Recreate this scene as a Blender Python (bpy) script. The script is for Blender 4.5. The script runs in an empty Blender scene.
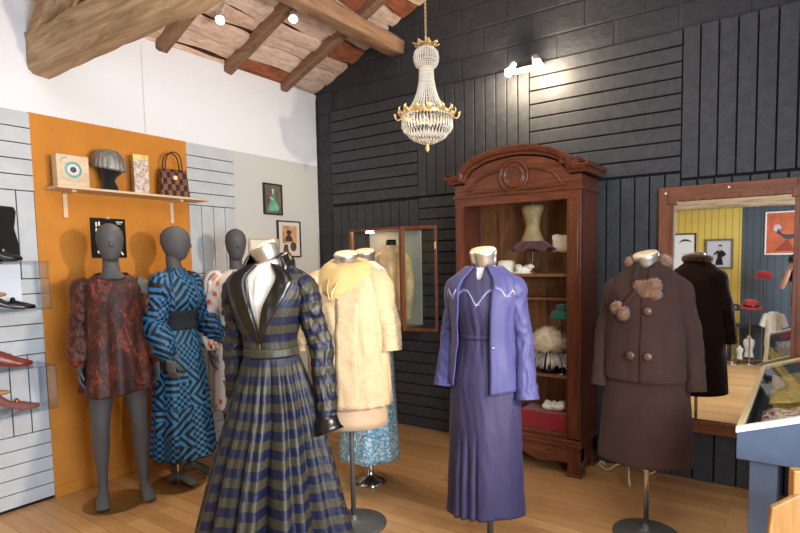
import bpy, bmesh, math, random
from math import sin, cos, pi, radians as R_, sqrt, atan2
from mathutils import Vector, Matrix, noise
random.seed(7)
SC = bpy.context.scene
COL = SC.collection
CAMP = Vector((4.025, -4.035, 1.52))
YAW = 0.5896
FWD = Vector((-sin(YAW), cos(YAW), 0)); RGT = Vector((cos(YAW), sin(YAW), 0))

# ------------------------------------------------------------------ materials
def lin(c):
    def f(v):
        v /= 255.0
        return v/12.92 if v <= .04045 else ((v+.055)/1.055)**2.4
    return (f(c[0]), f(c[1]), f(c[2]), 1)

class NT:
    def __init__(s, name):
        s.m = bpy.data.materials.new(name); s.m.use_nodes = True
        s.t = s.m.node_tree; s.b = s.t.nodes['Principled BSDF']
    def n(s, typ, **kw):
        nd = s.t.nodes.new(typ)
        for k, v in kw.items():
            if k in nd.inputs.keys(): s.put(nd.inputs[k], v)
            else: setattr(nd, k, v)
        return nd
    def put(s, sock, v):
        if isinstance(v, bpy.types.NodeSocket): s.t.links.new(v, sock)
        else: sock.default_value = v
    def math(s, op, a, b=0.0, c=None):
        nd = s.t.nodes.new('ShaderNodeMath'); nd.operation = op
        s.put(nd.inputs[0], a); s.put(nd.inputs[1], b)
        if c is not None: s.put(nd.inputs[2], c)
        return nd.outputs[0]
    def mix(s, f, a, b, mode='MIX'):
        nd = s.t.nodes.new('ShaderNodeMix'); nd.data_type = 'RGBA'; nd.blend_type = mode
        s.put(nd.inputs['Factor'], f); s.put(nd.inputs[6], a); s.put(nd.inputs[7], b)
        return nd.outputs[2]
    def ramp(s, f, stops):
        nd = s.t.nodes.new('ShaderNodeValToRGB'); e = nd.color_ramp.elements
        while len(e) < len(stops): e.new(.5)
        for i, (p, c) in enumerate(stops): e[i].position = p; e[i].color = c
        s.put(nd.inputs[0], f); return nd.outputs[0]
    def coord(s, kind='Object', scale=(1, 1, 1)):
        tc = s.t.nodes.new('ShaderNodeTexCoord'); mp = s.t.nodes.new('ShaderNodeMapping')
        mp.inputs['Scale'].default_value = scale
        s.t.links.new(tc.outputs[kind], mp.inputs[0]); return mp.outputs[0]
    def noise(s, vec, scale, detail=4, rough=.55, dist=0):
        nd = s.n('ShaderNodeTexNoise', Scale=scale, Detail=detail, Roughness=rough, Distortion=dist)
        s.put(nd.inputs['Vector'], vec); return nd.outputs[0]
    def bump(s, h, strength=.3, dist=.01):
        nd = s.n('ShaderNodeBump', Strength=strength, Distance=dist)
        s.put(nd.inputs['Height'], h); s.t.links.new(nd.outputs[0], s.b.inputs['Normal'])
    def set(s, **kw):
        for k, v in kw.items():
            s.put(s.b.inputs[k.replace('_', ' ')], v)
        return s

def plain(name, c, rough=.6, metal=0, bump=0, bscale=60, vary=0, **kw):
    k = NT(name); k.set(Base_Color=lin(c), Roughness=rough, Metallic=metal, **kw)
    if vary:
        v = k.noise(k.coord(), 9, 5)
        a = lin([x*(1-vary) for x in c]); b = lin([min(255, x*(1+vary)) for x in c])
        k.set(Base_Color=k.ramp(v, [(.3, a), (.7, b)]))
    if bump: k.bump(k.noise(k.coord(), bscale, 6), bump, .01)
    return k.m

def wood(name, c1, c2, axis=2, rough=.45, scale=1.0, bump=.15):
    k = NT(name); s = [14*scale]*3; s[axis] = 1.3*scale
    v = k.coord(scale=tuple(s)); g = k.noise(v, 2.2, 8, .65, 1.2)
    k.set(Base_Color=k.ramp(g, [(.3, lin(c1)), (.72, lin(c2))]), Roughness=rough)
    k.bump(g, bump, .006); return k.m

def cloth(name, c, rough=.85, sheen=.3, bump=.2, scale=250, vary=.06):
    k = NT(name); k.set(Roughness=rough, Sheen_Weight=sheen, Sheen_Roughness=.5)
    v = k.noise(k.coord(), 7, 5); a = lin([x*(1-vary) for x in c]); b = lin([min(255, x*(1+vary)) for x in c])
    k.set(Base_Color=k.ramp(v, [(.3, a), (.7, b)]))
    k.bump(k.noise(k.coord(), scale, 3), bump, .004); return k.m

M = {}
M['form'] = cloth('white_form_cover', (225, 222, 215), .7, .1, .1)
M['cap'] = None
k = NT('brushed_silver'); g = k.noise(k.coord(scale=(1, 1, 30)), 30, 3)
k.set(Base_Color=lin((205, 203, 200)), Metallic=.9, Roughness=k.ramp(g, [(.2, (.22,)*3+(1,)), (.8, (.42,)*3+(1,))])); M['cap'] = k.m
M['caplid'] = plain('cream_cap_lid', (232, 214, 176), .5, bump=.1)
M['steel'] = plain('steel', (165, 163, 160), .28, 1)
M['chrome'] = plain('chrome', (215, 213, 210), .12, 1)
M['greymetal'] = plain('grey_painted_metal', (92, 90, 88), .45, .3, bump=.05)
M['mannequin'] = plain('matt_grey_mannequin', (77, 77, 80), .62, bump=.03, vary=.03)
M['black'] = plain('black_plastic', (14, 14, 15), .4)
M['blackcloth'] = cloth('black_velvet', (10, 10, 12), .95, .2)
M['gold'] = plain('aged_gold', (236, 206, 146), .4, .7, bump=.2, bscale=80)
M['white'] = plain('white_paint', (235, 235, 235), .5)
M['wmetal'] = plain('white_lamp_metal', (225, 225, 228), .3, .4)
M['paper'] = plain('paper', (238, 236, 230), .7)
M['cream'] = plain('cream_paint', (226, 208, 160), .5)
M['glass'] = None
def glassy(name, c=(255, 255, 255), alpha=.12, rough=.03):
    k = NT(name); t = k.t
    tr = t.nodes.new('ShaderNodeBsdfTransparent'); gl = t.nodes.new('ShaderNodeBsdfGlossy')
    tr.inputs[0].default_value = lin(c); gl.inputs['Roughness'].default_value = rough
    fr = t.nodes.new('ShaderNodeFresnel'); fr.inputs[0].default_value = 1.45
    geo = t.nodes.new('ShaderNodeNewGeometry')
    add = k.math('MULTIPLY', k.math('ADD', fr.outputs[0], alpha), k.math('SUBTRACT', 1.0, geo.outputs['Backfacing']))
    mx = t.nodes.new('ShaderNodeMixShader'); t.links.new(add, mx.inputs[0])
    t.links.new(tr.outputs[0], mx.inputs[1]); t.links.new(gl.outputs[0], mx.inputs[2])
    t.links.new(mx.outputs[0], t.nodes['Material Output'].inputs[0]); return k.m
M['glass'] = glassy('clear_glass', (250, 252, 250), .0)
M['acrylic'] = glassy('clear_acrylic', (236, 240, 244), .06)
M['discglass'] = glassy('grey_glass_plate', (236, 236, 226), .0)
k = NT('mirror_glass'); k.set(Base_Color=lin((226, 230, 228)), Metallic=1, Roughness=.015); M['mirror'] = k.m
M['mahog'] = wood('red_mahogany', (66, 32, 20), (128, 68, 44), 2, .28)
M['mahogx'] = wood('red_mahogany_crosswise', (66, 32, 21), (132, 72, 48), 0, .28)
M['oakin'] = wood('worn_oak_interior', (88, 54, 30), (150, 100, 58), 2, .5)
M['frameW'] = wood('chestnut_frame', (92, 50, 34), (148, 90, 62), 2, .4)
M['frameWx'] = wood('chestnut_frame_crosswise', (92, 50, 34), (148, 90, 62), 0, .4)
M['beam'] = wood('old_beam', (140, 112, 82), (214, 186, 150), 0, .85, .6, .6)
M['beamy'] = wood('old_purlin', (128, 94, 66), (190, 150, 118), 1, .8, .6, .5)
M['rafter'] = wood('old_rafter', (100, 72, 52), (158, 122, 94), 0, .85, .8, .5)
M['pine'] = wood('pale_pine', (196, 168, 134), (226, 202, 170), 1, .6, .7, .1)
M['chairwood'] = wood('honey_wood', (150, 100, 50), (190, 140, 80), 2, .45)
M['bluegrey'] = plain('blue_grey_paint', (78, 92, 113), .5, bump=.08, vary=.05)
M['bluedark'] = plain('dark_blue_grey_paint', (60, 68, 80), .5, bump=.08)

# boards painted anthracite
k = NT('anthracite_boards'); g = k.noise(k.coord(scale=(3, 3, 3)), 6, 7, .65)
k.set(Base_Color=k.ramp(g, [(.3, lin((42, 44, 48))), (.75, lin((62, 65, 70)))]), Roughness=.62)
k.bump(k.noise(k.coord(), 40, 6), .25, .006); M['boards'] = k.m
M['boardgap'] = plain('board_gap', (14, 14, 15), .9)
# painted block wall
k = NT('anthracite_blockwork'); co = k.coord()
sep = k.n('ShaderNodeSeparateXYZ', Vector=co); cmb = k.n('ShaderNodeCombineXYZ', X=sep.outputs[0], Y=sep.outputs[2])
br = k.n('ShaderNodeTexBrick', Scale=1.0, Vector=cmb.outputs[0]); br.inputs['Mortar Size'].default_value = .012
br.inputs['Brick Width'].default_value = .42; br.inputs['Row Height'].default_value = .2; br.inputs['Mortar Smooth'].default_value = .6
ns = k.noise(co, 7, 8, .7)
k.set(Base_Color=k.ramp(ns, [(.25, lin((36, 38, 42))), (.8, lin((56, 59, 64)))]), Roughness=.7)
h = k.math('SUBTRACT', k.math('MULTIPLY', ns, .8), k.math('MULTIPLY', br.outputs['Fac'], .35)); k.bump(h, .8, .03); M['blocks'] = k.m
M['wallwhite'] = plain('white_plaster', (226, 228, 234), .8, bump=.12, bscale=14)
M['wallgrey'] = plain('pale_grey_paint', (196, 196, 194), .8, bump=.1, bscale=20)
M['slat'] = plain('pale_grey_slats', (184, 190, 196), .6, bump=.08, vary=.03)
M['ochre'] = plain('ochre_cloth_panel', (194, 126, 44), .85, bump=.15, bscale=200, vary=.03)
k = NT('yellow_boards'); co = k.coord(); sep = k.n('ShaderNodeSeparateXYZ', Vector=co)
g = k.math('FRACT', k.math('MULTIPLY', sep.outputs[0], 11)); gr = k.math('LESS_THAN', g, .08)
k.set(Base_Color=k.mix(gr, lin((222, 190, 92)), lin((130, 106, 44))), Roughness=.6); M['yellow'] = k.m
k = NT('slate_boards'); co = k.coord(); sep = k.n('ShaderNodeSeparateXYZ', Vector=co)
g = k.math('FRACT', k.math('MULTIPLY', sep.outputs[0], 11)); gr = k.math('LESS_THAN', g, .08)
k.set(Base_Color=k.mix(gr, lin((78, 86, 94)), lin((38, 44, 48))), Roughness=.6); M['slate'] = k.m
# oak floor
k = NT('oak_laminate'); co = k.coord()
br = k.n('ShaderNodeTexBrick', Scale=1.0, Vector=co); br.offset = .37
br.inputs['Brick Width'].default_value = 1.25; br.inputs['Row Height'].default_value = .095
br.inputs['Mortar Size'].default_value = .0012; br.inputs['Bias'].default_value = 0
br.inputs['Color1'].default_value = (0, 0, 0, 1); br.inputs['Color2'].default_value = (1, 1, 1, 1); br.inputs['Mortar'].default_value = (.5, .5, .5, 1)
g = k.noise(k.coord(scale=(1.6, 16, 1)), 2.5, 8, .6, .8)
tone = k.math('ADD', k.math('MULTIPLY', br.outputs[0], .38), k.math('MULTIPLY', g, .62))
col = k.ramp(tone, [(.15, lin((166, 120, 74))), (.5, lin((192, 144, 94))), (.9, lin((212, 166, 114)))])
k.set(Base_Color=k.mix(br.outputs['Fac'], col, lin((96, 64, 36))), Roughness=.38); k.bump(g, .06, .003); M['floor'] = k.m
# roof slabs
k = NT('whitewashed_roof_slabs'); at = k.n('ShaderNodeAttribute', attribute_name='tint'); g = k.noise(k.coord(scale=(6, 2, 6)), 4, 8, .7, .5)
bc = k.ramp(g, [(.3, lin((196, 150, 124))), (.5, lin((226, 198, 178))), (.75, lin((240, 226, 212)))])
k.set(Base_Color=k.mix(at.outputs['Fac'], bc, k.ramp(g, [(.3, lin((110, 56, 36))), (.7, lin((184, 110, 74)))])), Roughness=.9); k.bump(g, .6, .02); M['slabs'] = k.m
M['roofback'] = plain('roof_underlay', (96, 50, 32), .9, bump=.4, bscale=30, vary=.4)

# garment cloths
k = NT('striped_taffeta'); uv = k.coord('UV'); sep = k.n('ShaderNodeSeparateXYZ', Vector=uv)
wv = k.math('MULTIPLY', k.noise(uv, 3, 2), .008)
v = k.math('FRACT', k.math('DIVIDE', k.math('ADD', sep.outputs[1], wv), .082))
st = k.math('GREATER_THAN', v, .5)
tx = k.noise(k.coord('UV', (260, 4, 1)), 1, 3)
navy = k.ramp(tx, [(.3, lin((10, 13, 32))), (.7, lin((22, 27, 60)))]); olive = k.ramp(tx, [(.3, lin((36, 34, 27))), (.7, lin((68, 65, 51)))])
k.set(Base_Color=k.mix(st, olive, navy), Roughness=.45, Specular_IOR_Level=.4)
k.bump(k.noise(k.coord('UV', (30, 8, 1)), 2, 5), .5, .01); M['stripe'] = k.m
k = NT('black_satin'); k.set(Base_Color=lin((12, 12, 15)), Roughness=.3, Specular_IOR_Level=.7); k.bump(k.noise(k.coord(), 12, 4), .4, .01); M['satin'] = k.m
k = NT('rust_crushed_velvet'); co = k.coord(scale=(1, 1, .5)); g = k.noise(co, 13, 9, .75, .5); g2 = k.noise(co, 90, 5, .7)
gg = k.math('ADD', k.math('MULTIPLY', g, .6), k.math('MULTIPLY', g2, .4))
k.set(Base_Color=k.ramp(gg, [(.43, lin((26, 11, 9))), (.53, lin((72, 28, 19))), (.65, lin((172, 82, 50)))]), Roughness=.5, Sheen_Weight=.08, Sheen_Tint=lin((230, 120, 80)))
k.bump(gg, .6, .01); M['velvet'] = k.m
k = NT('blue_black_geometric'); uv = k.coord('UV'); sep = k.n('ShaderNodeSeparateXYZ', Vector=uv)
u, v = sep.outputs[0], sep.outputs[1]; cell = .087
cc = k.n('ShaderNodeCombineXYZ', X=k.math('FLOOR', k.math('DIVIDE', u, cell)), Y=k.math('FLOOR', k.math('DIVIDE', v, cell)))
wn = k.n('ShaderNodeTexWhiteNoise', Vector=cc.outputs[0]).outputs[0]
chk = k.n('ShaderNodeTexChecker', Scale=1/.0217, Vector=uv).outputs[1]
d1 = k.math('GREATER_THAN', k.math('FRACT', k.math('DIVIDE', k.math('ADD', u, v), .058)), .56)
d2 = k.math('GREATER_THAN', k.math('FRACT', k.math('DIVIDE', k.math('SUBTRACT', u, v), .058)), .5)
hz = k.math('GREATER_THAN', k.math('FRACT', k.math('DIVIDE', v, .0433)), .5)
a = k.mix(k.math('GREATER_THAN', wn, .42), chk, d1); a = k.mix(k.math('GREATER_THAN', wn, .68), a, d2); a = k.mix(k.math('GREATER_THAN', wn, .88), a, hz)
k.set(Base_Color=k.mix(a, lin((12, 14, 24)), lin((34, 112, 170))), Roughness=.6); M['geo'] = k.m
k = NT('black_smocking'); k.set(Base_Color=lin((22, 34, 48)), Roughness=.7); k.bump(k.noise(k.coord('UV', (60, 300, 1)), 1, 3), .7, .01); M['smock'] = k.m
k = NT('floral_print'); co = k.coord('UV', (1, .55, 1))
vo = k.n('ShaderNodeTexVoronoi', Scale=24, Vector=co); 
m1 = k.math('LESS_THAN', vo.outputs['Distance'], .34); sepc = k.n('ShaderNodeSeparateXYZ', Vector=vo.outputs['Color'])
pc = k.ramp(sepc.outputs[0], [(0, lin((226, 110, 48))), (.35, lin((120, 130, 170))), (.6, lin((60, 54, 62))), (.8, lin((222, 140, 90)))]); k.t.nodes[-1].color_ramp.interpolation = 'CONSTANT'
k.set(Base_Color=k.mix(m1, lin((226, 214, 204)), pc), Roughness=.7); M['floral'] = k.m
k = NT('cream_brocade'); co = k.coord(); vo = k.noise(co, 22, 6, .6, 1.5)
k.set(Base_Color=k.ramp(vo, [(.35, lin((190, 162, 124))), (.65, lin((202, 176, 140)))]), Roughness=.6); k.bump(vo, .45, .01); M['brocade'] = k.m
M['underdress'] = cloth('ecru_satin', (192, 164, 134), .5, .2)
M['hood'] = cloth('butter_yellow_cloth', (206, 174, 116), .7, .05)
k = NT('ice_blue_sequins'); vo = k.n('ShaderNodeTexVoronoi', Scale=90, Vector=k.coord()); sepc = k.n('ShaderNodeSeparateXYZ', Vector=vo.outputs['Color'])
k.set(Base_Color=k.ramp(sepc.outputs[0], [(.1, lin((96, 158, 186))), (.6, lin((150, 200, 218))), (.9, lin((236, 240, 240)))]), Roughness=.35, Metallic=.15); k.bump(vo.outputs['Distance'], .5, .005); M['sequin'] = k.m
M['lilac'] = cloth('lilac_crepe', (62, 62, 114), .62, .06, .12)
M['lilacd'] = cloth('dusky_lilac_crepe', (46, 41, 76), .65, .05, .12)
M['beads'] = plain('silver_beads', (158, 164, 200), .3, .5)
M['brown'] = cloth('brown_wool', (57, 34, 26), .95, .04, .6, 180, .12)
k = NT('brown_fur'); g = k.noise(k.coord(), 26, 5, .7); k.set(Base_Color=k.ramp(g, [(.3, lin((70, 42, 26))), (.7, lin((156, 108, 74)))]), Roughness=.8, Sheen_Weight=.5); M['fur'] = k.m
k = NT('cream_fur'); g = k.noise(k.coord(), 20, 5, .7); k.set(Base_Color=k.ramp(g, [(.3, lin((220, 192, 146))), (.7, lin((246, 232, 202)))]), Roughness=.85, Sheen_Weight=.5); M['creamfur'] = k.m
M['buttonbrown'] = plain('brown_leather_button', (92, 62, 50), .35)
M['ruffle'] = cloth('white_ruffle', (236, 228, 208), .7, .2)
M['lacebeige'] = cloth('beige_lace', (192, 168, 128), .8, .2, .8, 60, .2)
M['red'] = cloth('crimson_felt', (178, 28, 34), .8, .3)
M['redbox'] = cloth('deep_red_velvet', (146, 16, 28), .8, .4)
M['green'] = cloth('bottle_green_felt', (14, 86, 68), .8, .3)
k = NT('silver_lame'); g = k.noise(k.coord(scale=(1, 1, .3)), 26, 6, .7, 1); k.set(Base_Color=k.ramp(g, [(.3, lin((92, 90, 88))), (.7, lin((176, 174, 170)))]), Metallic=.55, Roughness=.4); k.bump(g, .6, .01); M['lame'] = k.m
M['skin'] = plain('skin', (204, 158, 134), .55, Subsurface_Weight=.05)
M['hair'] = plain('dark_hair', (40, 28, 22), .6, bump=.4, bscale=90)
M['tee'] = cloth('navy_cotton', (34, 38, 58), .85, .1)
M['denim'] = cloth('denim', (52, 62, 88), .85, .1)
k = NT('crystal'); k.set(Base_Color=lin((250, 246, 236)), Roughness=.12, Transmission_Weight=.35, IOR=1.5, Specular_IOR_Level=1.0); M['crystal'] = k.m
k = NT('lit_bulb'); k.set(Base_Color=lin((255, 240, 200)), Emission_Color=(1, .78, .45, 1), Emission_Strength=45); M['bulb'] = k.m

# ------------------------------------------------------------------ mesh tools
def tag(o, label=None, cat=None, group=None, kind=None):
    if label: o['label'] = label
    if cat: o['category'] = cat
    if group: o['group'] = group
    if kind: o['kind'] = kind
    return o
class MB:
    def __init__(s): s.v = []; s.f = []; s.uv = []; s.sm = []; s.tint = []
    def add(s, vs, fs, uvs=None, smooth=True, tint=0.0):
        b = len(s.v); s.v += [tuple(x) for x in vs]; s.tint += [tint]*len(vs)
        for i, f in enumerate(fs):
            s.f.append([b+j for j in f]); s.sm.append(smooth)
            s.uv.append(uvs[i] if uvs else [(0, 0)]*len(f))
        return s
    def box(s, a, b, rot=None, piv=None, tint=0.0, M_=None):
        x0, y0, z0 = a; x1, y1, z1 = b
        vs = [Vector(p) for p in ((x0, y0, z0), (x1, y0, z0), (x1, y1, z0), (x0, y1, z0), (x0, y0, z1), (x1, y0, z1), (x1, y1, z1), (x0, y1, z1))]
        if M_: vs = [M_ @ p for p in vs]
        return s.add(vs, [(0, 3, 2, 1), (4, 5, 6, 7), (0, 1, 5, 4), (1, 2, 6, 5), (2, 3, 7, 6), (3, 0, 4, 7)], None, False, tint)
    def hexa(s, vs):
        return s.add(vs, [(0, 3, 2, 1), (4, 5, 6, 7), (0, 1, 5, 4), (1, 2, 6, 5), (2, 3, 7, 6), (3, 0, 4, 7)], None, False)
    def rings(s, rs, cap0=True, cap1=True, closed=True, uscale=None, v0=0.0, smooth=True):
        n = len(rs[0]); m = len(rs); vs = [p for r in rs for p in r]; fs = []; uvs = []
        V = [v0]
        for j in range(1, m):
            V.append(V[-1] + sum((Vector(rs[j][i])-Vector(rs[j-1][i])).length for i in range(0, n, max(1, n//8)))/len(range(0, n, max(1, n//8))))
        mid = rs[m//2]
        per = uscale or sum((Vector(mid[(i+1) % n])-Vector(mid[i])).length for i in range(n))
        for j in range(m-1):
            for i in range(n if closed else n-1):
                k2 = (i+1) % n
                fs.append((j*n+i, j*n+k2, (j+1)*n+k2, (j+1)*n+i))
                uvs.append([(per*i/n, V[j]), (per*(i+1)/n, V[j]), (per*(i+1)/n, V[j+1]), (per*i/n, V[j+1])])
        if cap0 and closed: fs.append(tuple(range(n-1, -1, -1))); uvs.append([(0, 0)]*n)
        if cap1 and closed: fs.append(tuple((m-1)*n+i for i in range(n))); uvs.append([(0, 0)]*n)
        return s.add(vs, fs, uvs, smooth)
    def tube(s, pts, rad, n=12, side=None, cap=True, fold=None, sub=1, v0=0.0):
        pts = [Vector(p) for p in pts]; rad = [r if isinstance(r, (tuple, list)) else (r, r) for r in rad]
        if sub > 1: pts, rad = smoothpath(pts, rad, sub)
        rs = []; N = len(pts); prev = None
        for i, p in enumerate(pts):
            t = (pts[min(i+1, N-1)]-pts[max(i-1, 0)])
            t = t.normalized() if t.length > 1e-9 else Vector((0, 0, 1))
            if prev is None:
                ref = Vector(side) if side else (Vector((1, 0, 0)) if abs(t.x) < .9 else Vector((0, 1, 0)))
            else: ref = prev
            a = (ref - t*ref.dot(t)).normalized(); b = t.cross(a); prev = a
            f = i/(N-1)
            ring = []
            for q in range(n):
                th = 2*pi*q/n; ad = fold(th, f) if fold else 0
                ring.append(p + a*cos(th)*(rad[i][0]+ad) + b*sin(th)*(rad[i][1]+ad))
            rs.append(ring)
        return s.rings(rs, cap, cap, v0=v0)
    def lathe(s, prof, n=24, c=(0, 0, 0), M_=None, cap=True):
        rs = []
        for r, z in prof:
            ring = [Vector((c[0]+r*cos(2*pi*q/n), c[1]+r*sin(2*pi*q/n), c[2]+z)) for q in range(n)]
            rs.append([M_ @ p for p in ring] if M_ else ring)
        return s.rings(rs, cap, cap)
    def ball(s, c, r, n=12, m=8, M_=None):
        r = r if isinstance(r, (tuple, list)) else (r, r, r); rs = []
        for j in range(m+1):
            ph = -pi/2 + pi*j/m; cr = max(cos(ph), .02)
            ring = [Vector((c[0]+r[0]*cr*cos(2*pi*q/n), c[1]+r[1]*cr*sin(2*pi*q/n), c[2]+r[2]*sin(ph))) for q in range(n)]
            rs.append([M_ @ p for p in ring] if M_ else ring)
        return s.rings(rs)
    def prism(s, poly, axis, a, b, smooth=False):
        # poly: 2D points; axis: extrusion axis
        def P(q, t):
            return {0: (t, q[0], q[1]), 1: (q[0], t, q[1]), 2: (q[0], q[1], t)}[axis]
        return s.rings([[P(q, a) for q in poly], [P(q, b) for q in poly]], smooth=smooth)
    def mesh(s, name):
        me = bpy.data.meshes.new(name); me.from_pydata(s.v, [], s.f)
        uvl = me.uv_layers.new(name='UVMap'); i = 0
        for f, uv in zip(s.f, s.uv):
            for q in range(len(f)): uvl.data[i].uv = uv[q]; i += 1
        me.polygons.foreach_set('use_smooth', s.sm)
        if any(s.tint):
            at = me.attributes.new('tint', 'FLOAT', 'POINT'); at.data.foreach_set('value', s.tint)
        me.validate(); me.update(); return me
    def build(s, name, mat, parent=None, loc=None, rz=0, bevel=0, solid=0, smooth_angle=None):
        me = s.mesh(name); me.materials.append(mat)
        o = bpy.data.objects.new(name, me); COL.objects.link(o)
        if parent: o.parent = parent
        if loc is not None: o.location = loc
        if rz: o.rotation_euler[2] = rz
        bm = bmesh.new(); bm.from_mesh(me); bmesh.ops.recalc_face_normals(bm, faces=bm.faces); bm.to_mesh(me); bm.free()
        if bevel:
            md = o.modifiers.new('bevel', 'BEVEL'); md.width = bevel; md.segments = 2; md.limit_method = 'ANGLE'
        if solid:
            md = o.modifiers.new('thickness', 'SOLIDIFY'); md.thickness = solid; md.offset = 0
        return o
def smoothpath(pts, rad, sub):
    P = []; Q = []; n = len(pts)
    def cr(a, b, c, d, t): return .5*((2*b)+(c-a)*t+(2*a-5*b+4*c-d)*t*t+(3*b-a-3*c+d)*t**3)
    for i in range(n-1):
        i0, i1, i2, i3 = max(i-1, 0), i, i+1, min(i+2, n-1)
        for q in range(sub):
            t = q/sub
            P.append(cr(pts[i0], pts[i1], pts[i2], pts[i3], t))
            Q.append(tuple(max(.001, cr(rad[i0][j], rad[i1][j], rad[i2][j], rad[i3][j], t)) for j in (0, 1)))
    P.append(pts[-1]); Q.append(rad[-1]); return P, Q
def empty(name, loc=(0, 0, 0), rz=0, label=None, cat=None, group=None):
    o = bpy.data.objects.new(name, None); COL.objects.link(o); o.location = loc; o.rotation_euler[2] = rz
    o.empty_display_size = .1
    return tag(o, label, cat, group)
def copy_thing(o, loc=None, rz=None, label=None):
    c = o.copy(); COL.objects.link(c)
    if loc is not None: c.location = loc
    if rz is not None: c.rotation_euler[2] = rz
    if label: c['label'] = label
    for ch in list(o.children):
        d = ch.copy(); COL.objects.link(d); d.parent = c
        for g in list(ch.children):
            e = g.copy(); COL.objects.link(e); e.parent = d
    return c
def facing(pos, turn):
    """z rotation so that local -y looks at the viewpoint, then swings by turn degrees to the picture's right"""
    v = Vector((CAMP.x-pos[0], CAMP.y-pos[1])); a = atan2(v.x, -v.y)
    return a + R_(turn)

# ------------------------------------------------------------------ room shell
RX, RY = 5.2, -5.3
RIDGE = 3.6
def roofz(x): return 3.16+.42*x if x < RIDGE else 3.16+.42*(2*RIDGE-x)
def struct(name, mb, m, **kw): return tag(mb.build(name, m, **kw), kind='structure')
struct('floor', MB().box((-.1, RY-.1, -.1), (RX+.1, .1, 0)), M['floor'])
# left wall: white plaster above, grey below
struct('wall_left', MB().box((-.15, RY-.1, 2.494), (0, 0, 3.2)), M['wallwhite'])
struct('wall_left_lower', MB().box((-.15, RY-.1, 0), (-.002, 0, 2.494)), M['wallgrey'])
mb = MB(); mb.box((0, -1.782, 2.5), (.003, -1.776, 3.14)); struct('trim_1', mb, M['wallgrey'])
mb = MB(); mb.prism([(-.15, -.02), (RX+.1, -.02), (RX+.1, roofz(RX)+.25), (RIDGE, roofz(RIDGE)+.25), (-.15, 3.3)], 1, 0, .15)
struct('wall_back', mb, M['blocks'])
mb = MB(); mb.prism([(-.15, 0), (3.4, 0), (3.4, roofz(3.4)+.25), (-.15, 3.3)], 1, RY-.15, RY); struct('wall_front', mb, M['yellow'])
mb = MB(); mb.prism([(3.4, 0), (RX+.1, 0), (RX+.1, roofz(RX)+.25), (RIDGE, roofz(RIDGE)+.25), (3.4, roofz(3.4)+.25)], 1, RY-.15, RY); struct('wall_front_slate', mb, M['slate'])
# right wall with a window opening
mb = MB(); wy0, wy1, wz0, wz1 = -4.1, -2.5, .7, 2.3
for a, b in (((RX, RY, 0), (RX+.15, wy0, 3.2)), ((RX, wy1, 0), (RX+.15, .1, 3.2)), ((RX, wy0, 0), (RX+.15, wy1, wz0)), ((RX, wy0, wz1), (RX+.15, wy1, 3.2)), ((RX, RY, 3.2), (RX+.15, .1, 3.6))): mb.box(a, b)
struct('wall_right', mb, M['wallwhite'])
w = tag(empty('window_1'), kind='structure')
mb = MB()
for a, b in (((RX+.02, wy0, wz0), (RX+.1, wy0+.06, wz1)), ((RX+.02, wy1-.06, wz0), (RX+.1, wy1, wz1)), ((RX+.02, wy0, wz0), (RX+.1, wy1, wz0+.06)), ((RX+.02, wy0, wz1-.06), (RX+.1, wy1, wz1)), ((RX+.03, (wy0+wy1)/2-.03, wz0), (RX+.09, (wy0+wy1)/2+.03, wz1))): mb.box(a, b)
mb.build('window_frame', M['white'], w)
MB().box((RX+.055, wy0, wz0), (RX+.06, wy1, wz1)).build('pane', M['glass'], w)

# dark boards on the back wall
def boards(mb, x0, x1, z0, z1, horiz, step, y=-.045):
    g = .010
    span = (z1-z0) if horiz else (x1-x0); n = max(1, round(span/step)); st = span/n
    for i in range(n):
        dy = random.uniform(-.002, .002)
        if horiz: mb.box((x0+.004, y+dy, z0+i*st+g/2), (x1-.004, y+.022, z0+(i+1)*st-g/2))
        else: mb.box((x0+i*st+g/2, y+dy, z0+.004), (x0+(i+1)*st-g/2, y+.022, z1-.004))
mb = MB()
boards(mb, .22, 1.25, 2.09, 2.99, True, .1); boards(mb, 1.25, 2.31, 2.09, 3.0, False, .1)
boards(mb, 2.31, 3.39, 2.09, 3.01, True, .1); boards(mb, 3.39, RX, 2.04, 3.02, False, .105)
boards(mb, .22, 1.25, 1.02, 2.07, False, .1); boards(mb, 1.25, 2.31, 1.02, 2.08, True, .1)
boards(mb, 2.31, 3.39, 1.02, 2.08, False, .1); boards(mb, 3.39, RX, 1.02, 2.03, False, .1)
boards(mb, .22, 2.31, .0, 1.0, True, .1); boards(mb, 2.31, RX, 0, 1.0, False, .13)
struct('trim_2', mb, M['boards'], bevel=.003)
struct('trim_3', MB().box((.22, -.024, 0), (RX, -.021, 3.0)), M['boardgap'])

# slat panels on the left wall
def slatpanel(mb, y0, y1):
    zs = [0.02, .475, .966, 1.40, 1.99, 2.488]; zs = [0.02, .47, .97, 1.45, 2.0, 2.488]
    for q in range(5):
        z0, z1 = zs[q], zs[q+1]; horiz = q % 2 == 0
        if horiz:
            n = 5; st = (z1-z0)/n
            for i in range(n): mb.box((.004, y0, z0+i*st+.003), (.022, y1, z0+(i+1)*st-.003))
        else:
            n = max(1, round((y1-y0)/.1)); st = (y1-y0)/n
            for i in range(n): mb.box((.004, y0+i*st+.003, z0+.003), (.022, y0+(i+1)*st-.003, z1-.003))
mb = MB(); slatpanel(mb, -3.93, -2.53); slatpanel(mb, -1.47, -1.03); struct('trim_4', mb, M['slat'], bevel=.002)
mb = MB(); mb.box((0, -3.93, .0), (.006, -2.53, 2.488)); mb.box((0, -1.47, 0), (.006, -1.03, 2.488)); struct('trim_5', mb, M['boardgap'])
struct('trim_6', MB().box((0, -2.53, 0), (.02, -1.47, 2.492)), M['ochre'])
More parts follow.
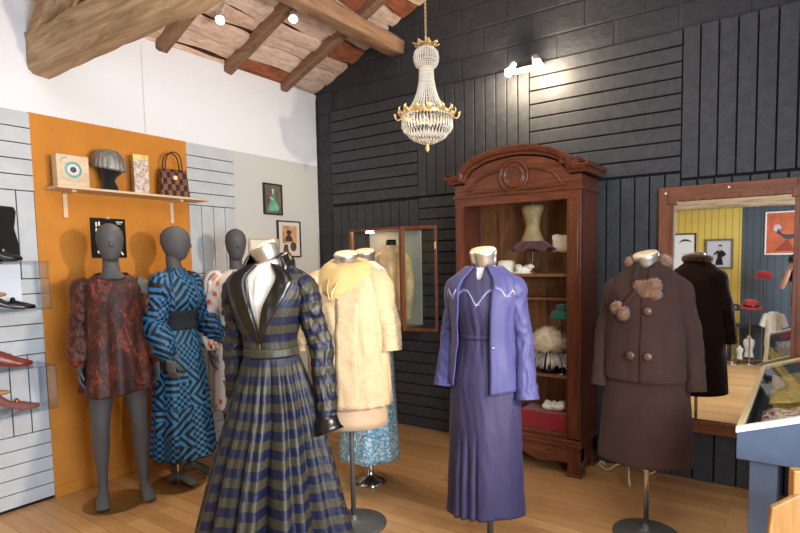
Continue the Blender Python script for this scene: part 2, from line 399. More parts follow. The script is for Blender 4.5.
struct('baseboard_left', MB().box((.02, -2.53, 0), (.034, -1.47, .075)), M['ochre'], bevel=.003)
mb = MB(); mb.box((0, -.02, 0), (.012, 0, 3.15)); mb.box((-.0, -.012, 0), (.22, -.0, 3.2)); struct('trim_7', mb, M['blocks'])

# ------------------------------------------------------------------ roof
ang = math.atan(.42)
mb = MB(); c0 = .10
mb.prism([(-.2, roofz(-.2)+c0), (RIDGE, roofz(RIDGE)+c0), (RX+.3, roofz(RX+.3)+c0), (RX+.3, roofz(RX+.3)+c0+.08), (RIDGE, roofz(RIDGE)+c0+.1), (-.2, roofz(-.2)+c0+.08)], 1, RY-.2, .2)
mb_back = mb
struct('ceiling', mb, M['roofback'])
mb = MB(); rnd = random.Random(3)
y_edges = [.0]; y = -.49
raft_y = [-.42, -1.03, -1.62, -2.2, -2.8, -3.4, -4.0, -4.6, -5.2]
ye = [0.02]+raft_y
for a, b in zip(ye, ye[1:]):
    s = -.35
    while s < 3.9:
        wd = rnd.uniform(.11, .18); gap = rnd.choice([.010, .018, .03, .045])
        n = 7; top = []; 
        t = 1.0 if rnd.random() < .14 else rnd.choice([.0, 0.05, .1, .2])
        dz = rnd.uniform(-.012, .02); ph = rnd.uniform(0, 6); am = rnd.uniform(.006, .016)
        ringsl = []
        for i in range(n+1):
            yy = a+(b-a)*i/n; w0 = s+am*sin(ph+i*.9); w1 = s+wd+am*sin(ph*2+i*1.1)
            def Pq(ss, h):
                return Vector((ss*cos(ang)-h*sin(ang)*-1*0, yy, 3.16+ss*sin(ang)+h))
            th = .03
            ringsl.append([Pq(w0, .05+dz), Pq((w0+w1)/2, .042+dz), Pq(w1, .05+dz+.006*sin(i+ph)), Pq(w1, .05+th+dz), Pq(w0, .05+th+dz)])
        b0 = len(mb.v); mb.rings(ringsl, smooth=False)
        for q in range(b0, len(mb.v)): mb.tint[q] = t+.001
        s += wd+gap
struct('ceiling_slabs', mb, M['slabs'])
# rafters, purlin, tie beam
def rough_beam(name, p0, p1, w, h, mat, seed, n=14, rough=.02, rz=0):
    p0, p1 = Vector(p0), Vector(p1); d = (p1-p0).normalized()
    side = d.cross(Vector((0, 0, 1))).normalized(); up = side.cross(d)
    rs = []
    for i in range(n+1):
        p = p0.lerp(p1, i/n); ring = []
        for q in range(16):
            th = 2*pi*(q+.5)/16; c, s_ = cos(th), sin(th)
            e = .35; x = abs(c)**e*(1 if c > 0 else -1); z = abs(s_)**e*(1 if s_ > 0 else -1)
            r = 1+rough/min(w, h)*2*(noise.noise(Vector((i*.35+seed*7, q*.5, seed)))); ring.append(p+side*x*w/2*r+up*z*h/2*r)
        rs.append(ring)
    return MB().rings(rs).build(name, mat)
for i, ry in enumerate(raft_y):
    lb = ['rough rafter nearest the dark gable wall, above the purlin end', 'rough rafter second from the dark gable wall, running up from the white wall', 'rough rafter third from the dark gable wall, just beyond the big tie beam'][i] if i < 3 else 'rough rafter of the roof %s' % ['above the big tie beam', 'on the near side of the big tie beam', 'above the shoe display', 'nearer than the shoe display', 'before the last rafter', 'along the yellow board wall'][i-3]
    o = rough_beam('rafter', (-.12, ry, 3.18-.12*.42), (3.5, ry+.02, 3.18+3.5*.42), .09, .085, M['rafter'], i+2, 20, .010)
    tag(o, lb, 'rafter', 'rafters under the roof slabs')
o = rough_beam('purlin', (1.02, .0, 3.43), (1.02, RY, 3.43), .15, .14, M['beamy'], 31, 40, .02)
tag(o, 'round-edged old purlin running under the rafters into the dark gable wall', 'beam')
o = rough_beam('tie_beam', (-.05, -2.44, 2.865), (RX, -2.42, 2.86), .15, .25, M['beam'], 5, 50, .018)
tag(o, 'massive weathered tie beam crossing the room out of the white wall', 'beam')
o = rough_beam('roof_strut', (.06, -2.45, 2.97), (1.5, -2.45, 3.95), .12, .13, M['beam'], 11, 16, .02)
tag(o, 'slanting old strut rising from the wall end of the tie beam', 'beam')

# ------------------------------------------------------------------ figures and garments
def drapef(a, z, seed, amp):
    # soft vertical folds and pulls in cloth
    x, y = cos(a), sin(a)
    n1 = noise.noise(Vector((x*1.8+seed, y*1.8, z*2.2))); n2 = noise.noise(Vector((x*4+seed*2, y*4+z*2, z*4.5))); n3 = noise.noise(Vector((x*7, y*7+seed, z*7-a*0)))
    return amp*(1.5*n1+1.0*(.35-2*abs(n2))+.5*n3)
class Prof:
    """horizontal cross-sections of a torso or skirt; keys: (z, rx, r_front, r_back, cx, cy, p)"""
    def __init__(s, keys, fold=None):
        s.k = sorted([tuple(list(q)+[0, 0, 2][len(q)-4:]) if len(q) < 7 else q for q in keys], key=lambda q: q[0]); s.fold = fold
    def get(s, z):
        k = s.k; n = len(k)
        if z <= k[0][0]: return k[0][1:]
        if z >= k[-1][0]: return k[-1][1:]
        i = max(j for j in range(n) if k[j][0] <= z); i = min(i, n-2)
        t = (z-k[i][0])/(k[i+1][0]-k[i][0]); out = []
        for c in range(1, 7):
            def sl(j):
                if j <= 0 or j >= n-1: return 0 if n < 3 else ((k[1][c]-k[0][c])/(k[1][0]-k[0][0]) if j <= 0 else (k[-1][c]-k[-2][c])/(k[-1][0]-k[-2][0]))
                a = (k[j][c]-k[j-1][c])/(k[j][0]-k[j-1][0]); b = (k[j+1][c]-k[j][c])/(k[j+1][0]-k[j][0])
                return 0 if a*b <= 0 else 2*a*b/(a+b)
            h = k[i+1][0]-k[i][0]; m0, m1 = sl(i)*h, sl(i+1)*h
            out.append((2*t**3-3*t*t+1)*k[i][c]+(t**3-2*t*t+t)*m0+(-2*t**3+3*t*t)*k[i+1][c]+(t**3-t*t)*m1)
        return out
    def pt(s, a, z, off=0.0):
        rx, rf, rb, cx, cy, p = s.get(z); sa, ca = sin(a), cos(a); e = 2/max(p, 1)
        f = (s.fold(a, z) if s.fold else 0)+off; r = (rf if ca > 0 else rb)
        x = (abs(sa)**e)*(1 if sa > 0 else -1)*(rx+f); y = -(abs(ca)**e)*(1 if ca > 0 else -1)*(r+f)
        return Vector((cx+x, cy+y, z))
    def body(s, z1, z0, n=64, m=40, off=0.0, cap0=False, cap1=False, hem=None, mb=None, v0=0.0, neck=None):
        mb = mb or MB(); rs = []
        for j in range(m+1):
            t = j/m; ring = []
            for i in range(n):
                a = 2*pi*i/n; zz = z1+(z0-z1)*t
                if hem: zz += hem(a)*t**3
                if neck: zz -= neck(a)*(1-t)**4
                ring.append(s.pt(a, zz, off))
            rs.append(ring)
        return mb.rings(rs, cap0, cap1, v0=v0)
def patch(pf, A, B, n=24, m=6, off=.006, th=.006, z_is=None):
    """thick strip lying on a profile between edge curves A(t), B(t) -> (angle, z)"""
    mb = MB(); top = []; bot = []
    for i in range(n+1):
        t = i/n; a0, z0 = A(t); a1, z1 = B(t); r1 = []; r0 = []
        for j in range(m+1):
            s_ = j/m; a = a0+(a1-a0)*s_; z = z0+(z1-z0)*s_
            o = off(t, s_) if callable(off) else off
            r1.append(pf.pt(a, z, o+th)); r0.append(pf.pt(a, z, o))
        top.append(r1+r0[::-1])
    return mb.rings(top)
def lerp(a, b, t): return a+(b-a)*t
def poly(pts):
    def f(t):
        x = t*(len(pts)-1); i = min(int(x), len(pts)-2); u = x-i
        return tuple(lerp(p, q, u) for p, q in zip(pts[i], pts[i+1]))
    return f
def folds(seed, *waves):
    rr = random.Random(seed); w = [(n, amp, rr.uniform(0, 6.28)) for n, amp in waves]
    def f(a):
        return sum(amp*sin(n*a+ph) for n, amp, ph in w)
    return f
def remesh(mb, name, mat, parent, voxel=.006, smooth=5, deci=None):
    me = mb.mesh(name); o = bpy.data.objects.new(name, me); COL.objects.link(o)
    bm = bmesh.new(); bm.from_mesh(me); bmesh.ops.recalc_face_normals(bm, faces=bm.faces); bm.to_mesh(me); bm.free()
    r = o.modifiers.new('r', 'REMESH'); r.mode = 'VOXEL'; r.voxel_size = voxel; r.use_smooth_shade = True
    s = o.modifiers.new('s', 'SMOOTH'); s.factor = .5; s.iterations = smooth
    dg = bpy.context.evaluated_depsgraph_get(); dg.update()
    nm = bpy.data.meshes.new_from_object(o.evaluated_get(dg)); o.modifiers.clear(); o.data = nm
    nm.materials.clear(); nm.materials.append(mat); nm.polygons.foreach_set('use_smooth', [True]*len(nm.polygons))
    if parent: o.parent = parent
    return o

def hand(mb, W, d, nrm, s=1.0, curl=.35, spread=.05):
    """palm and five fingers from wrist W along d; nrm points out of the palm; thumb side = d x nrm"""
    W = Vector(W); d = Vector(d).normalized(); nrm = Vector(nrm); nrm = (nrm-d*nrm.dot(d)).normalized(); sd = d.cross(nrm)
    mb.tube([W-d*.02, W+d*.02*s, W+d*.055*s, W+d*.09*s], [(.02, .018), (.027*s, .016*s), (.038*s, .015*s), (.036*s, .012*s)], 12, side=sd)
    for q, (o, L) in enumerate(((.027, .068), (.009, .078), (-.009, .072), (-.026, .056))):
        base = W+d*.08*s+sd*o*s; dd = (d+sd*o*spread*20).normalized(); p = base; pts = [p-dd*.015]; r = [.0085*s]
        for j in range(3):
            an = curl*(j+.6); v = dd*cos(an)+nrm*sin(an); p = p+v*L*s*(.42, .33, .25)[j]; pts.append(p); r.append((.0082, .0074, .0058)[j]*s)
        mb.tube(pts, r, 8)
    b = W+d*.025*s+sd*.022*s; v = (d*.62+sd*.62+nrm*.35).normalized(); p1 = b+v*.04*s; v2 = (d*.85+sd*.25+nrm*.35).normalized()
    mb.tube([b-v*.012, b+v*.01, p1, p1+v2*.03*s, p1+v2*.05*s], [.011*s, .012*s, .0098*s, .009*s, .006*s], 8)

def figure_mb(arms, legs, head_yaw=0, sc=1.0, neckless=False, face=False, tors=None):
    """one continuous body, local front -y; arms: [(shoulder, elbow, wrist, handdir, palmnormal)], legs: [(hip, knee, ankle, toe)]"""
    mb = MB()
    T = tors or [(.84, .11, .09), (.90, .155, .105), (.97, .165, .11), (1.05, .145, .098), (1.13, .118, .085), (1.22, .13, .09), (1.31, .152, .104), (1.38, .165, .092), (1.425, .14, .07), (1.455, .085, .058), (1.48, .053, .052), (1.53, .046, .048), (1.59, .046, .048), (1.61, .04, .04)]
    mb.tube([(0, .0+(.012 if z > 1.5 else 0), z) for z, a, b in T], [(a, b) for z, a, b in T], 28, side=(1, 0, 0))
    for s_ in (-1, 1): mb.ball((s_*.068, -.075, 1.275), (.052, .042, .055), 14, 10)
    mb.ball((0, .05, .93), (.14, .075, .09), 14, 10)
    H = [(1.553, .022, .03, -.03), (1.57, .042, .05, -.022), (1.60, .057, .072, -.012), (1.64, .069, .088, -.002), (1.69, .077, .097, .004), (1.735, .071, .09, .008), (1.765, .052, .066, .01), (1.782, .026, .034, .012), (1.788, .006, .008, .012)]
    Mh = Matrix.Rotation(head_yaw, 4, 'Z'); b0 = len(mb.v)
    mb.tube([(0, y-.012, z) for z, a, b, y in H], [(a, b) for z, a, b, y in H], 24, side=(1, 0, 0))
    mb.tube([(0, -.094, 1.685), (0, -.104, 1.655), (0, -.106, 1.64)], [.006, .009, .008], 8)
    if face:
        mb.ball((0, -.092, 1.612), (.022, .01, .007)); mb.ball((0, -.09, 1.602), (.018, .01, .007))
        for s_ in (-1, 1):
            mb.ball((s_*.075, .0, 1.66), (.01, .02, .03)); mb.ball((s_*.03, -.083, 1.69), (.014, .01, .006))
    for q in range(b0, len(mb.v)): mb.v[q] = tuple(Mh @ Vector(mb.v[q]))
    for S, E, W, hd, pn in arms:
        S, E, W = Vector(S), Vector(E), Vector(W)
        mb.tube([S+Vector((-.03 if S.x > 0 else .03, 0, .01)), S, S.lerp(E, .35), S.lerp(E, .8), E, E.lerp(W, .25), E.lerp(W, .7), W, W+Vector(hd).normalized()*.02], [.048, .052, .045, .037, .035, .038, .03, .023, .021], 14)
        hand(mb, W, hd, pn)
    for Hp, K, A, Te in legs:
        Hp, K, A, Te = map(Vector, (Hp, K, A, Te)); back = Vector((0, .018, 0))
        mb.tube([Hp, Hp.lerp(K, .3), Hp.lerp(K, .7), K, K.lerp(A, .28)+back, K.lerp(A, .6)+back*.6, K.lerp(A, .9), A], [(.088, .095), (.08, .085), (.06, .065), (.047, .052), (.05, .055), (.036, .04), (.029, .033), (.03, .036)], 18, sub=3)
        f = (Te-A); f.z = 0; f.normalize()
        heel = A-f*.03; heel.z = A.z-.05
        mb.tube([heel+Vector((0, 0, -.0)), A+f*.015+Vector((0, 0, -.03)), A+f*.07+Vector((0, 0, -(A.z-.05)*.55-.01)), Vector((A.x, A.y, .028))+f*.13, Te], [(.024, .03), (.031, .032), (.034, .024), (.04, .018), (.026, .01)], 14, side=Vector((0, 0, 1)).cross(f), sub=3)
        mb.ball(heel+Vector((0, 0, .005)), (.026, .03, .028))
    if sc != 1: mb.v = [tuple(Vector(v)*sc) for v in mb.v]
    return mb

def sleeve(path, rad, name, mat, parent, foldf=None, n=44, sub=10, side=(1, 0, 0), v0=0.0, solid=0):
    mb = MB(); mb.tube(path, rad, n, side=side, cap=True, fold=foldf, sub=sub, v0=v0)
    return mb.build(name, mat, parent)
def wrinkle(seed, amp, n1=3, n2=9):
    rr = random.Random(seed); a, b, c = [rr.uniform(0, 6) for _ in range(3)]
    def f(th, t):
        e = min(1, t*6, (1-t)*8+.25)
        n1_ = noise.noise(Vector((cos(th)*1.5+seed, sin(th)*1.5+t*3, t*11))); n2_ = noise.noise(Vector((cos(th)*2.6-seed, sin(th)*2.6-t*4, t*17+5)))
        return amp*1.35*e*(1.3*(.5-abs(n1_)*2.6)+.8*(.4-abs(n2_)*2.4)+.35*sin(th*3+a+t*5))
    return f

# --- dress form (stand) : torso cover, neck cap, pole, base
def dress_form(pos, rz, label, zneck, base='disc', base_r=.18, pole_r=.013, tors_scale=1.0, polemat='steel', basemat='greymetal', tilt=0, pole_off=(0, 0), group='headless dress forms on pole stands'):
    t = empty('dress_form', (pos[0], pos[1], 0), rz, label, 'dress form', group)
    k = tors_scale; zt = zneck-.055
    pf = Prof([(zt-.62, .10*k, .07*k, .07*k), (zt-.5, .105*k, .08*k, .08*k), (zt-.36, .10*k, .078*k, .075*k), (zt-.22, .14*k, .11*k, .10*k), (zt-.13, .155*k, .105*k, .10*k), (zt-.07, .155*k, .075*k, .085*k, 0, 0, 2.2), (zt-.035, .10*k, .06*k, .065*k), (zt-.01, .062*k, .053*k, .056*k), (zt+.02, .052*k, .048*k, .052*k)])
    pf.body(zt+.02, zt-.62, 40, 30, cap0=True, cap1=True).build('torso', M['form'], t)
    Mt = Matrix.Translation((0, 0, zt+.015)) @ Matrix.Rotation(.26, 4, 'X') @ Matrix.Rotation(tilt, 4, 'Y')
    c = MB().lathe([(.056, -.012), (.062, .0), (.063, .02), (.067, .05), (.069, .062), (.066, .067)], 32, M_=Mt).build('neck_cap', M['cap'], t)
    MB().lathe([(.066, .066), (.06, .073), (.035, .078), (.002, .079)], 32, M_=Mt).build('cap_top', M['caplid'], c)
    px, py = pole_off
    MB().tube([(px, py, .02), (px, py, zt-.60)], [pole_r, pole_r], 14).build('pole', M[polemat], t)
    if base == 'disc': prof = [(base_r, 0), (base_r, .006), (base_r*.9, .012), (base_r*.3, .018), (pole_r*2.2, .03), (pole_r*1.4, .05), (pole_r*1.2, .06)]
    else: prof = [(base_r, 0), (base_r, .012), (base_r*.82, .02), (base_r*.78, .03), (base_r*.35, .045), (base_r*.22, .075), (pole_r*1.5, .12), (pole_r*1.3, .15)]
    MB().lathe(prof, 40, (px, py, 0)).build('base', M[basemat], t)
    return t

# ===== striped gown on its form
gp = (1.973, -2.326); gz = facing(gp, -26)
dress_form(gp, gz, 'silver capped dress form wearing the striped black-collared gown', 1.585, tilt=-.33, tors_scale=.97)
g = empty('evening_gown', (gp[0], gp[1], 0), gz, 'navy and olive striped gown with black satin shawl collar and full gathered skirt', 'dress')
bod = Prof([(1.10, .118, .112, .10), (1.16, .122, .115, .10), (1.25, .150, .138, .11), (1.32, .172, .142, .118), (1.39, .188, .122, .118, 0, 0, 2.2), (1.44, .193, .10, .11, 0, 0, 2.3), (1.475, .170, .078, .10, 0, .0, 2.2), (1.50, .120, .068, .085, 0, .005), (1.525, .07, .060, .07, 0, .01)],
           fold=lambda a, z: drapef(a, z, 21, .004)+.003*sin(9*a+z*10))
# V-neck: the bodice front is laid in two panels that leave the chest open
def vhalf(z): return 0.0 if z < 1.17 else min(.62, (z-1.17)/.33*.40)
mb = MB(); rs = []
m = 44; n = 70
for j in range(m+1):
    z = 1.515+(1.10-1.515)*j/m; h = vhalf(z)
    rs.append([bod.pt(h+(2*pi-2*h)*i/n, z) for i in range(n+1)])
mb.rings(rs, closed=False); mb.build('bodice', M['stripe'], g, solid=.004)
mb = patch(bod, lambda t: (-vhalf(1.17+t*.32)*1.05-.02, 1.165+t*.33), lambda t: (vhalf(1.17+t*.32)*1.05+.02, 1.165+t*.33), 24, 16, -.017, .003)
mb.build('chest_insert', M['form'], g)
# shawl collar: two lapels rolling from the V up round the neck
def lapel(sg, kw=1):
    def A(t):   # inner edge
        return (sg*(.0+vhalf(1.165+.36*t)*1.0), 1.165+.36*t)
    def B(t):   # outer edge, widest at upper chest
        w = .05+(.36 if sg > 0 else .66)*sin(min(1, t*1.08)*pi*.60)**1.1
        return (sg*(vhalf(1.165+.36*t)+w), 1.155+.355*t-.012*sin(pi*t))
    return patch(bod, A, B, 36, 12, lambda t, s_: .004+.008*sin(pi*s_)*min(1, t*2)+.006*t, .005)
for sg in (-1, 1): lapel(sg).build('lapel', M['satin'], g)
mb = MB(); rs = []
for j in range(9):       # standing back of the collar
    t = j/8; ring = []
    for i in range(29):
        a = R_(52)+(2*pi-2*R_(52))*i/28; rr = lerp(.082, .105, t)+.012*sin(pi*t)
        ring.append(Vector((sin(a)*rr*1.12, .008-cos(a)*rr*.95, lerp(1.572, 1.485, t)-.03*max(0, cos(a)))))
    rs.append(ring)
mb.rings(rs, closed=False); mb.build('collar_back', M['satin'], g, solid=.008)
# waistband + skirt with deep gathers
f1 = folds(3, (13, .5), (19, .6), (29, .45)); f2 = folds(8, (9, .6), (14, .5), (5, .25))
def gf(a, z):
    t = max(0, min(1, (1.09-z)/1.0)); return .009*f1(a)*min(1, t*6)+.085*t**.75*(abs(sin(5.5*a+.7*sin(2*a+1)+.5*sin(3*a)+.35*t))**.7-.6)+.016*t*f2(a)+.014*f1(a)*t
sk = Prof([(.04, .37, .40, .40, -.03), (.30, .315, .325, .33, -.022), (.60, .250, .245, .26, -.012), (.85, .188, .175, .19), (1.0, .150, .138, .145), (1.06, .135, .125, .12), (1.105, .122, .115, .103)], fold=gf)
sk.body(1.105, .045, 300, 70, v0=.43).build('gathered_skirt', M['stripe'], g, solid=.004)
MBw = Prof([(1.09, .127, .120, .108), (1.13, .124, .117, .104)], fold=lambda a, z: .0015*sin(40*a))
MBw.body(1.13, 1.085, 80, 4, off=.003).build('waistband', M['stripe'], g, solid=.003)
for sg, nm in ((-1, 1), (1, 2)):
    S = Vector((sg*.150, .01, 1.415))
    E = Vector((sg*.235, .03, 1.13)) if sg > 0 else Vector((-.215, .05, 1.12))
    W = Vector((sg*.275, -.02, .80)) if sg > 0 else Vector((-.20, .02, .86))
    wr = wrinkle(5+sg, .005)
    s_ = sleeve([S+Vector((-sg*.03, 0, .02)), S+Vector((sg*.02, 0, 0)), S.lerp(E, .3)+Vector((sg*.015, 0, 0)), S.lerp(E, .65), E, E.lerp(W, .35), E.lerp(W, .75), W], [(.035, .055), (.056, .072), (.058, .070), (.056, .062), (.056, .06), (.054, .058), (.05, .052), (.046, .048)], 'sleeve', M['stripe'], g, wr, v0=.09)
    d = (W-E).normalized()
    mb = MB(); mb.tube([W-d*.015, W+d*.015, W+d*.045, W+d*.07+Vector((sg*.006, 0, 0))], [(.047, .048), (.051, .052), (.06, .058), (.07, .064)], 24, side=(1, 0, 0)); mb.build('cuff', M['satin'], g)

# ===== lilac suit
lp = (2.748, -1.63); lz = facing(lp, -16)
dress_form(lp, lz, 'cream topped dress form wearing the lilac dress and jacket', 1.545, base_r=.16, pole_r=.016, pole_off=(.02, 0), polemat='greymetal')
g = empty('evening_dress', (lp[0], lp[1], 0), lz, 'long dusky lilac dress with beaded scalloped neckline and pleated front', 'dress')
def lf(a, z):
    t = max(0, min(1, (.98-z)/.75)); pl = 0
    for c in (-.52, -.28, -.02): # front pleats
        d = a-c; d = (d+pi) % (2*pi)-pi
        pl += -.020*math.exp(-(d/.035)**2)+.010*math.exp(-((d+.1)/.07)**2)
    return pl*max(0, min(1, (.70-z)/.25))+.006*t*sin(5*a+1)+.004*t*sin(9*a)+drapef(a, z, 17, .003)
lb = Prof([(.17, .200, .18, .18), (.45, .186, .165, .17), (.75, .178, .15, .16), (.92, .172, .138, .15), (1.02, .155, .122, .13), (1.13, .132, .112, .105), (1.22, .148, .128, .108), (1.29, .165, .138, .112), (1.37, .172, .115, .112, 0, 0, 2.2), (1.42, .165, .092, .10, 0, 0, 2.2), (1.455, .125, .075, .085), (1.485, .072, .060, .066), (1.50, .060, .055, .06)], fold=lf)
lb.body(1.485, .25, 180, 90, neck=lambda a: .06*math.exp(-(((a+pi) % (2*pi)-pi)/.16)**2), hem=lambda a: .012*sin(2*a+.5)).build('dress_body', M['lilacd'], g, solid=.004)
patch(lb, lambda t: (-1.0+2.0*t, 1.155), lambda t: (-1.0+2.0*t, 1.13), 30, 2, .0015, .002).build('waist_seam', M['lilacd'], g)
def scal(off, x0, x1, name, parent, pf, zc=1.355):
    mb = MB(); pts = []
    N = 120
    for i in range(N+1):
        a = x0+(x1-x0)*i/N; u = abs(a)/.62
        z = zc-.052*math.exp(-(a/.16)**2)+.0-.03*abs(sin((abs(a)-.62)/.42*pi))*(1 if abs(a) > .62 else 0)+.018*sin(min(1, abs(a)/.62)*pi)
        pts.append(pf.pt(a, z, off))
    for i, p in enumerate(pts):
        mb.ball(p, .0030, 6, 4)
        if i % 3 == 0: mb.ball(p+Vector((0, 0, .008)), .0022, 5, 3)
        if i % 9 == 4: mb.ball(p+Vector((0, 0, -.012)), .0026, 5, 3)
    return mb.build(name, M['beads'], parent)
scal(.004, -.60, .60, 'beaded_trim', g, lb)
patch(lb, lambda t: (-.05+.10*t, 1.50-.0*t), lambda t: (-.012+.024*t, 1.435), 8, 4, -.004, .003)
j = empty('evening_jacket', (lp[0], lp[1], 0), lz, 'open lilac jacket with long wide sleeves and beaded shoulder scallops', 'jacket')
jb = Prof([(.86, .192, .168, .175), (.95, .186, .16, .168), (1.05, .175, .15, .15), (1.13, .165, .145, .14), (1.25, .170, .152, .132), (1.33, .178, .147, .132), (1.385, .180, .122, .13, 0, 0, 2.2), (1.43, .162, .098, .115, 0, 0, 2.2), (1.465, .120, .082, .098), (1.495, .085, .070, .08, 0, .005)], fold=lambda a, z: drapef(a, z, 3, .005)+.006*sin(8*a)*max(0, 1.1-z)*3)
mb = MB(); rs = []
def jl(z): return .72-.26*max(0, min(1, (z-1.15)/.33)) if z > 1.15 else .72
def jr(z): return .36+.02*sin(z*6) if z < 1.36 else .36+.0*(z-1.36)
for q in range(51):
    z = 1.49+(.905-1.49)*q/50; a0 = jr(z)+.02; a1 = 2*pi-jl(z)
    z += .03*max(0, 1-z)/.12*0
    rs.append([jb.pt(a0+(a1-a0)*i/80, z-(.03*(1-i/80)**3)*(q/50)**4) for i in range(81)])
mb.rings(rs, closed=False); mb.build('jacket_body', M['lilac'], j, solid=.006)
scal(.006, .45, 1.35, 'beaded_trim', j, jb, 1.375); scal(.006, -1.35, -.62, 'beaded_trim', j, jb, 1.375)
patch(jb, lambda t: (jr(1.12)+.06, 1.10+.006*t), lambda t: (jr(1.12)+.15, 1.10+.006*t), 3, 3, .004, .004).build('clasp', M['beads'], j)
for sg in (-1, 1):
    S = Vector((sg*.140, .01, 1.385)); E = Vector((sg*.192, .02, 1.13)); W = Vector((sg*.218, -.03, .84)) if sg > 0 else Vector((-.205, -.03, .88))
    sleeve([S+Vector((-sg*.03, 0, .03)), S+Vector((sg*.015, 0, .0)), S.lerp(E, .35), S.lerp(E, .7), E, E.lerp(W, .4), E.lerp(W, .8), W], [(.035, .05), (.054, .07), (.054, .066), (.05, .06), (.048, .056), (.048, .058), (.054, .064), (.060, .070)], 'sleeve', M['lilac'], j, wrinkle(11+sg, .0028))

# ===== brown wool suit
bp = (3.385, -.985); bz = facing(bp, -8)
dress_form(bp, bz, 'silver capped dress form wearing the brown wool suit', 1.515, base_r=.175, pole_r=.014, polemat='chrome', basemat='greymetal', tilt=-.15, pole_off=(.01, 0))
s = empty('wool_skirt', (bp[0], bp[1], 0), bz, 'knee length dark brown wool skirt of the suit with fur trimmed jacket', 'skirt')
sb = Prof([(.355, .245, .195, .21), (.5, .236, .188, .205), (.75, .218, .175, .19), (.95, .20, .16, .175), (1.08, .15, .12, .13)], fold=lambda a, z: .005*sin(4*a+1)*(1.1-z))
sb.body(1.08, .425, 90, 40, hem=lambda a: .01*cos(a)).build('skirt_body', M['brown'], s, solid=.006)
j = empty('wool_jacket', (bp[0], bp[1], 0), bz, 'boxy brown wool jacket with three buttons and brown fur trim', 'jacket')
bb = Prof([(.875, .215, .185, .195), (1.0, .208, .18, .185), (1.15, .198, .172, .165), (1.27, .194, .165, .15), (1.355, .190, .140, .14, 0, 0, 2.2), (1.40, .172, .112, .125, 0, 0, 2.2), (1.44, .132, .09, .105), (1.475, .092, .078, .085), (1.515, .072, .068, .072)], fold=lambda a, z: drapef(a, z, 7, .006))
bb.body(1.50, .88, 110, 60, neck=lambda a: .045*math.exp(-(((a+pi) % (2*pi)-pi)/.5)**2)).build('jacket_body', M['brown'], j, solid=.007)
patch(bb, lambda t: (-.02+.0*t, lerp(.882, 1.40, t)), lambda t: (.20, lerp(.882, 1.46, t)), 20, 5, .004, .005).build('front_placket', M['brown'], j)
for a, z in ((.14, 1.25), (.16, 1.02), (-.22, 1.02)):
    p = bb.pt(a, z, .016); nrm = (bb.pt(a, z, .05)-bb.pt(a, z, 0)).normalized(); Mt = Matrix.Translation(p) @ Vector((0, 0, 1)).rotation_difference(nrm).to_matrix().to_4x4()
    MB().lathe([(.002, .012), (.014, .011), (.021, .006), (.024, 0), (.020, -.005)][::-1], 20, M_=Mt).build('button', M['buttonbrown'], j)
def furlump(mb, c, r, hairs, seed, L=.012):
    rr = random.Random(seed); c = Vector(c)
    rs = []; n, m = 16, 10
    for jj in range(m+1):
        ph = -pi/2+pi*jj/m; ring = []
        for i in range(n):
            th = 2*pi*i/n; d = Vector((cos(ph)*cos(th), cos(ph)*sin(th), sin(ph))) if 0 < jj < m else Vector((.02*cos(th), .02*sin(th), sin(ph)))
            k = 1+.18*noise.noise(d*2.5+Vector((seed, 0, 0))); ring.append(c+Vector((d.x*r[0], d.y*r[1], d.z*r[2]))*k)
        rs.append(ring)
    mb.rings(rs)
    for q in range(hairs):
        d = Vector((rr.gauss(0, 1), rr.gauss(0, 1), rr.gauss(0, 1))).normalized(); p = c+Vector((d.x*r[0], d.y*r[1], d.z*r[2]))*.97
        t = (d+Vector((rr.uniform(-.6, .6), rr.uniform(-.6, .6), rr.uniform(-.9, .2)))).normalized(); s1 = t.cross(Vector((0, 0, 1))).normalized()*.0016; s2 = t.cross(s1).normalized()*.0016
        e = p+t*L*rr.uniform(.6, 1.3); mb.add([p+s1, p-s1*.5+s2, p-s1*.5-s2, e], [(0, 1, 3), (1, 2, 3), (2, 0, 3)])
# fur: collar roll, bow with two ends, two hanging pompons
mb = MB()
for i in range(14):
    a = R_(75)+(2*pi-R_(140))*i/13; furlump(mb, (sin(a)*.088, .01-cos(a)*.085, 1.500+.012*(-cos(a))), (.028, .028, .026), 60, i)
mb.build('fur_collar', M['fur'], j)
mb = MB(); q = bb.pt(-.05, 1.40, .03)
for k, (dx, dz, r) in enumerate(((-.02, -.01, .034), (.045, .0, .036), (.01, -.045, .040), (.045, -.045, .036), (.015, -.01, .034))): furlump(mb, q+Vector((dx+.02, 0, dz-.02)), (r, .026, r), 200, 30+k)
mb.build('fur_bow', M['fur'], j)
for a, z, sd in ((-.62, 1.262, 50), (-.42, 1.235, 51)):
    mb = MB(); furlump(mb, bb.pt(a, z, .022), (.03, .026, .032), 240, sd); mb.build('fur_pompon', M['fur'], j)
pts = [bb.pt(-.08, 1.38, .014), bb.pt(-.2, 1.33, .012), bb.pt(-.38, 1.29, .012), bb.pt(-.5, 1.262, .014)]
MB().tube(pts, [.009]*4, 8, sub=4).build('tie_cord', M['brown'], j)
patch(bb, lambda t: (-.42+.3*t, 1.50-.10*t), lambda t: (-.62+.4*t, 1.50-.12*t), 10, 3, .004, .006).build('neck_band', M['brown'], j)
for sg in (-1, 1):
    S = Vector((sg*.150, .0, 1.355)); E = Vector((sg*.215, .01, 1.11)); W = Vector((sg*.248, -.04, .83)) if sg > 0 else Vector((-.232, -.04, .82))
    sleeve([S+Vector((-sg*.05, 0, .04)), S+Vector((sg*.012, 0, .0)), S.lerp(E, .35), S.lerp(E, .7), E, E.lerp(W, .4), E.lerp(W, .8), W], [(.04, .05), (.058, .078), (.060, .076), (.058, .068), (.056, .064), (.052, .06), (.050, .056), (.050, .056)], 'sleeve', M['brown'], j, wrinkle(21+sg, .0022))

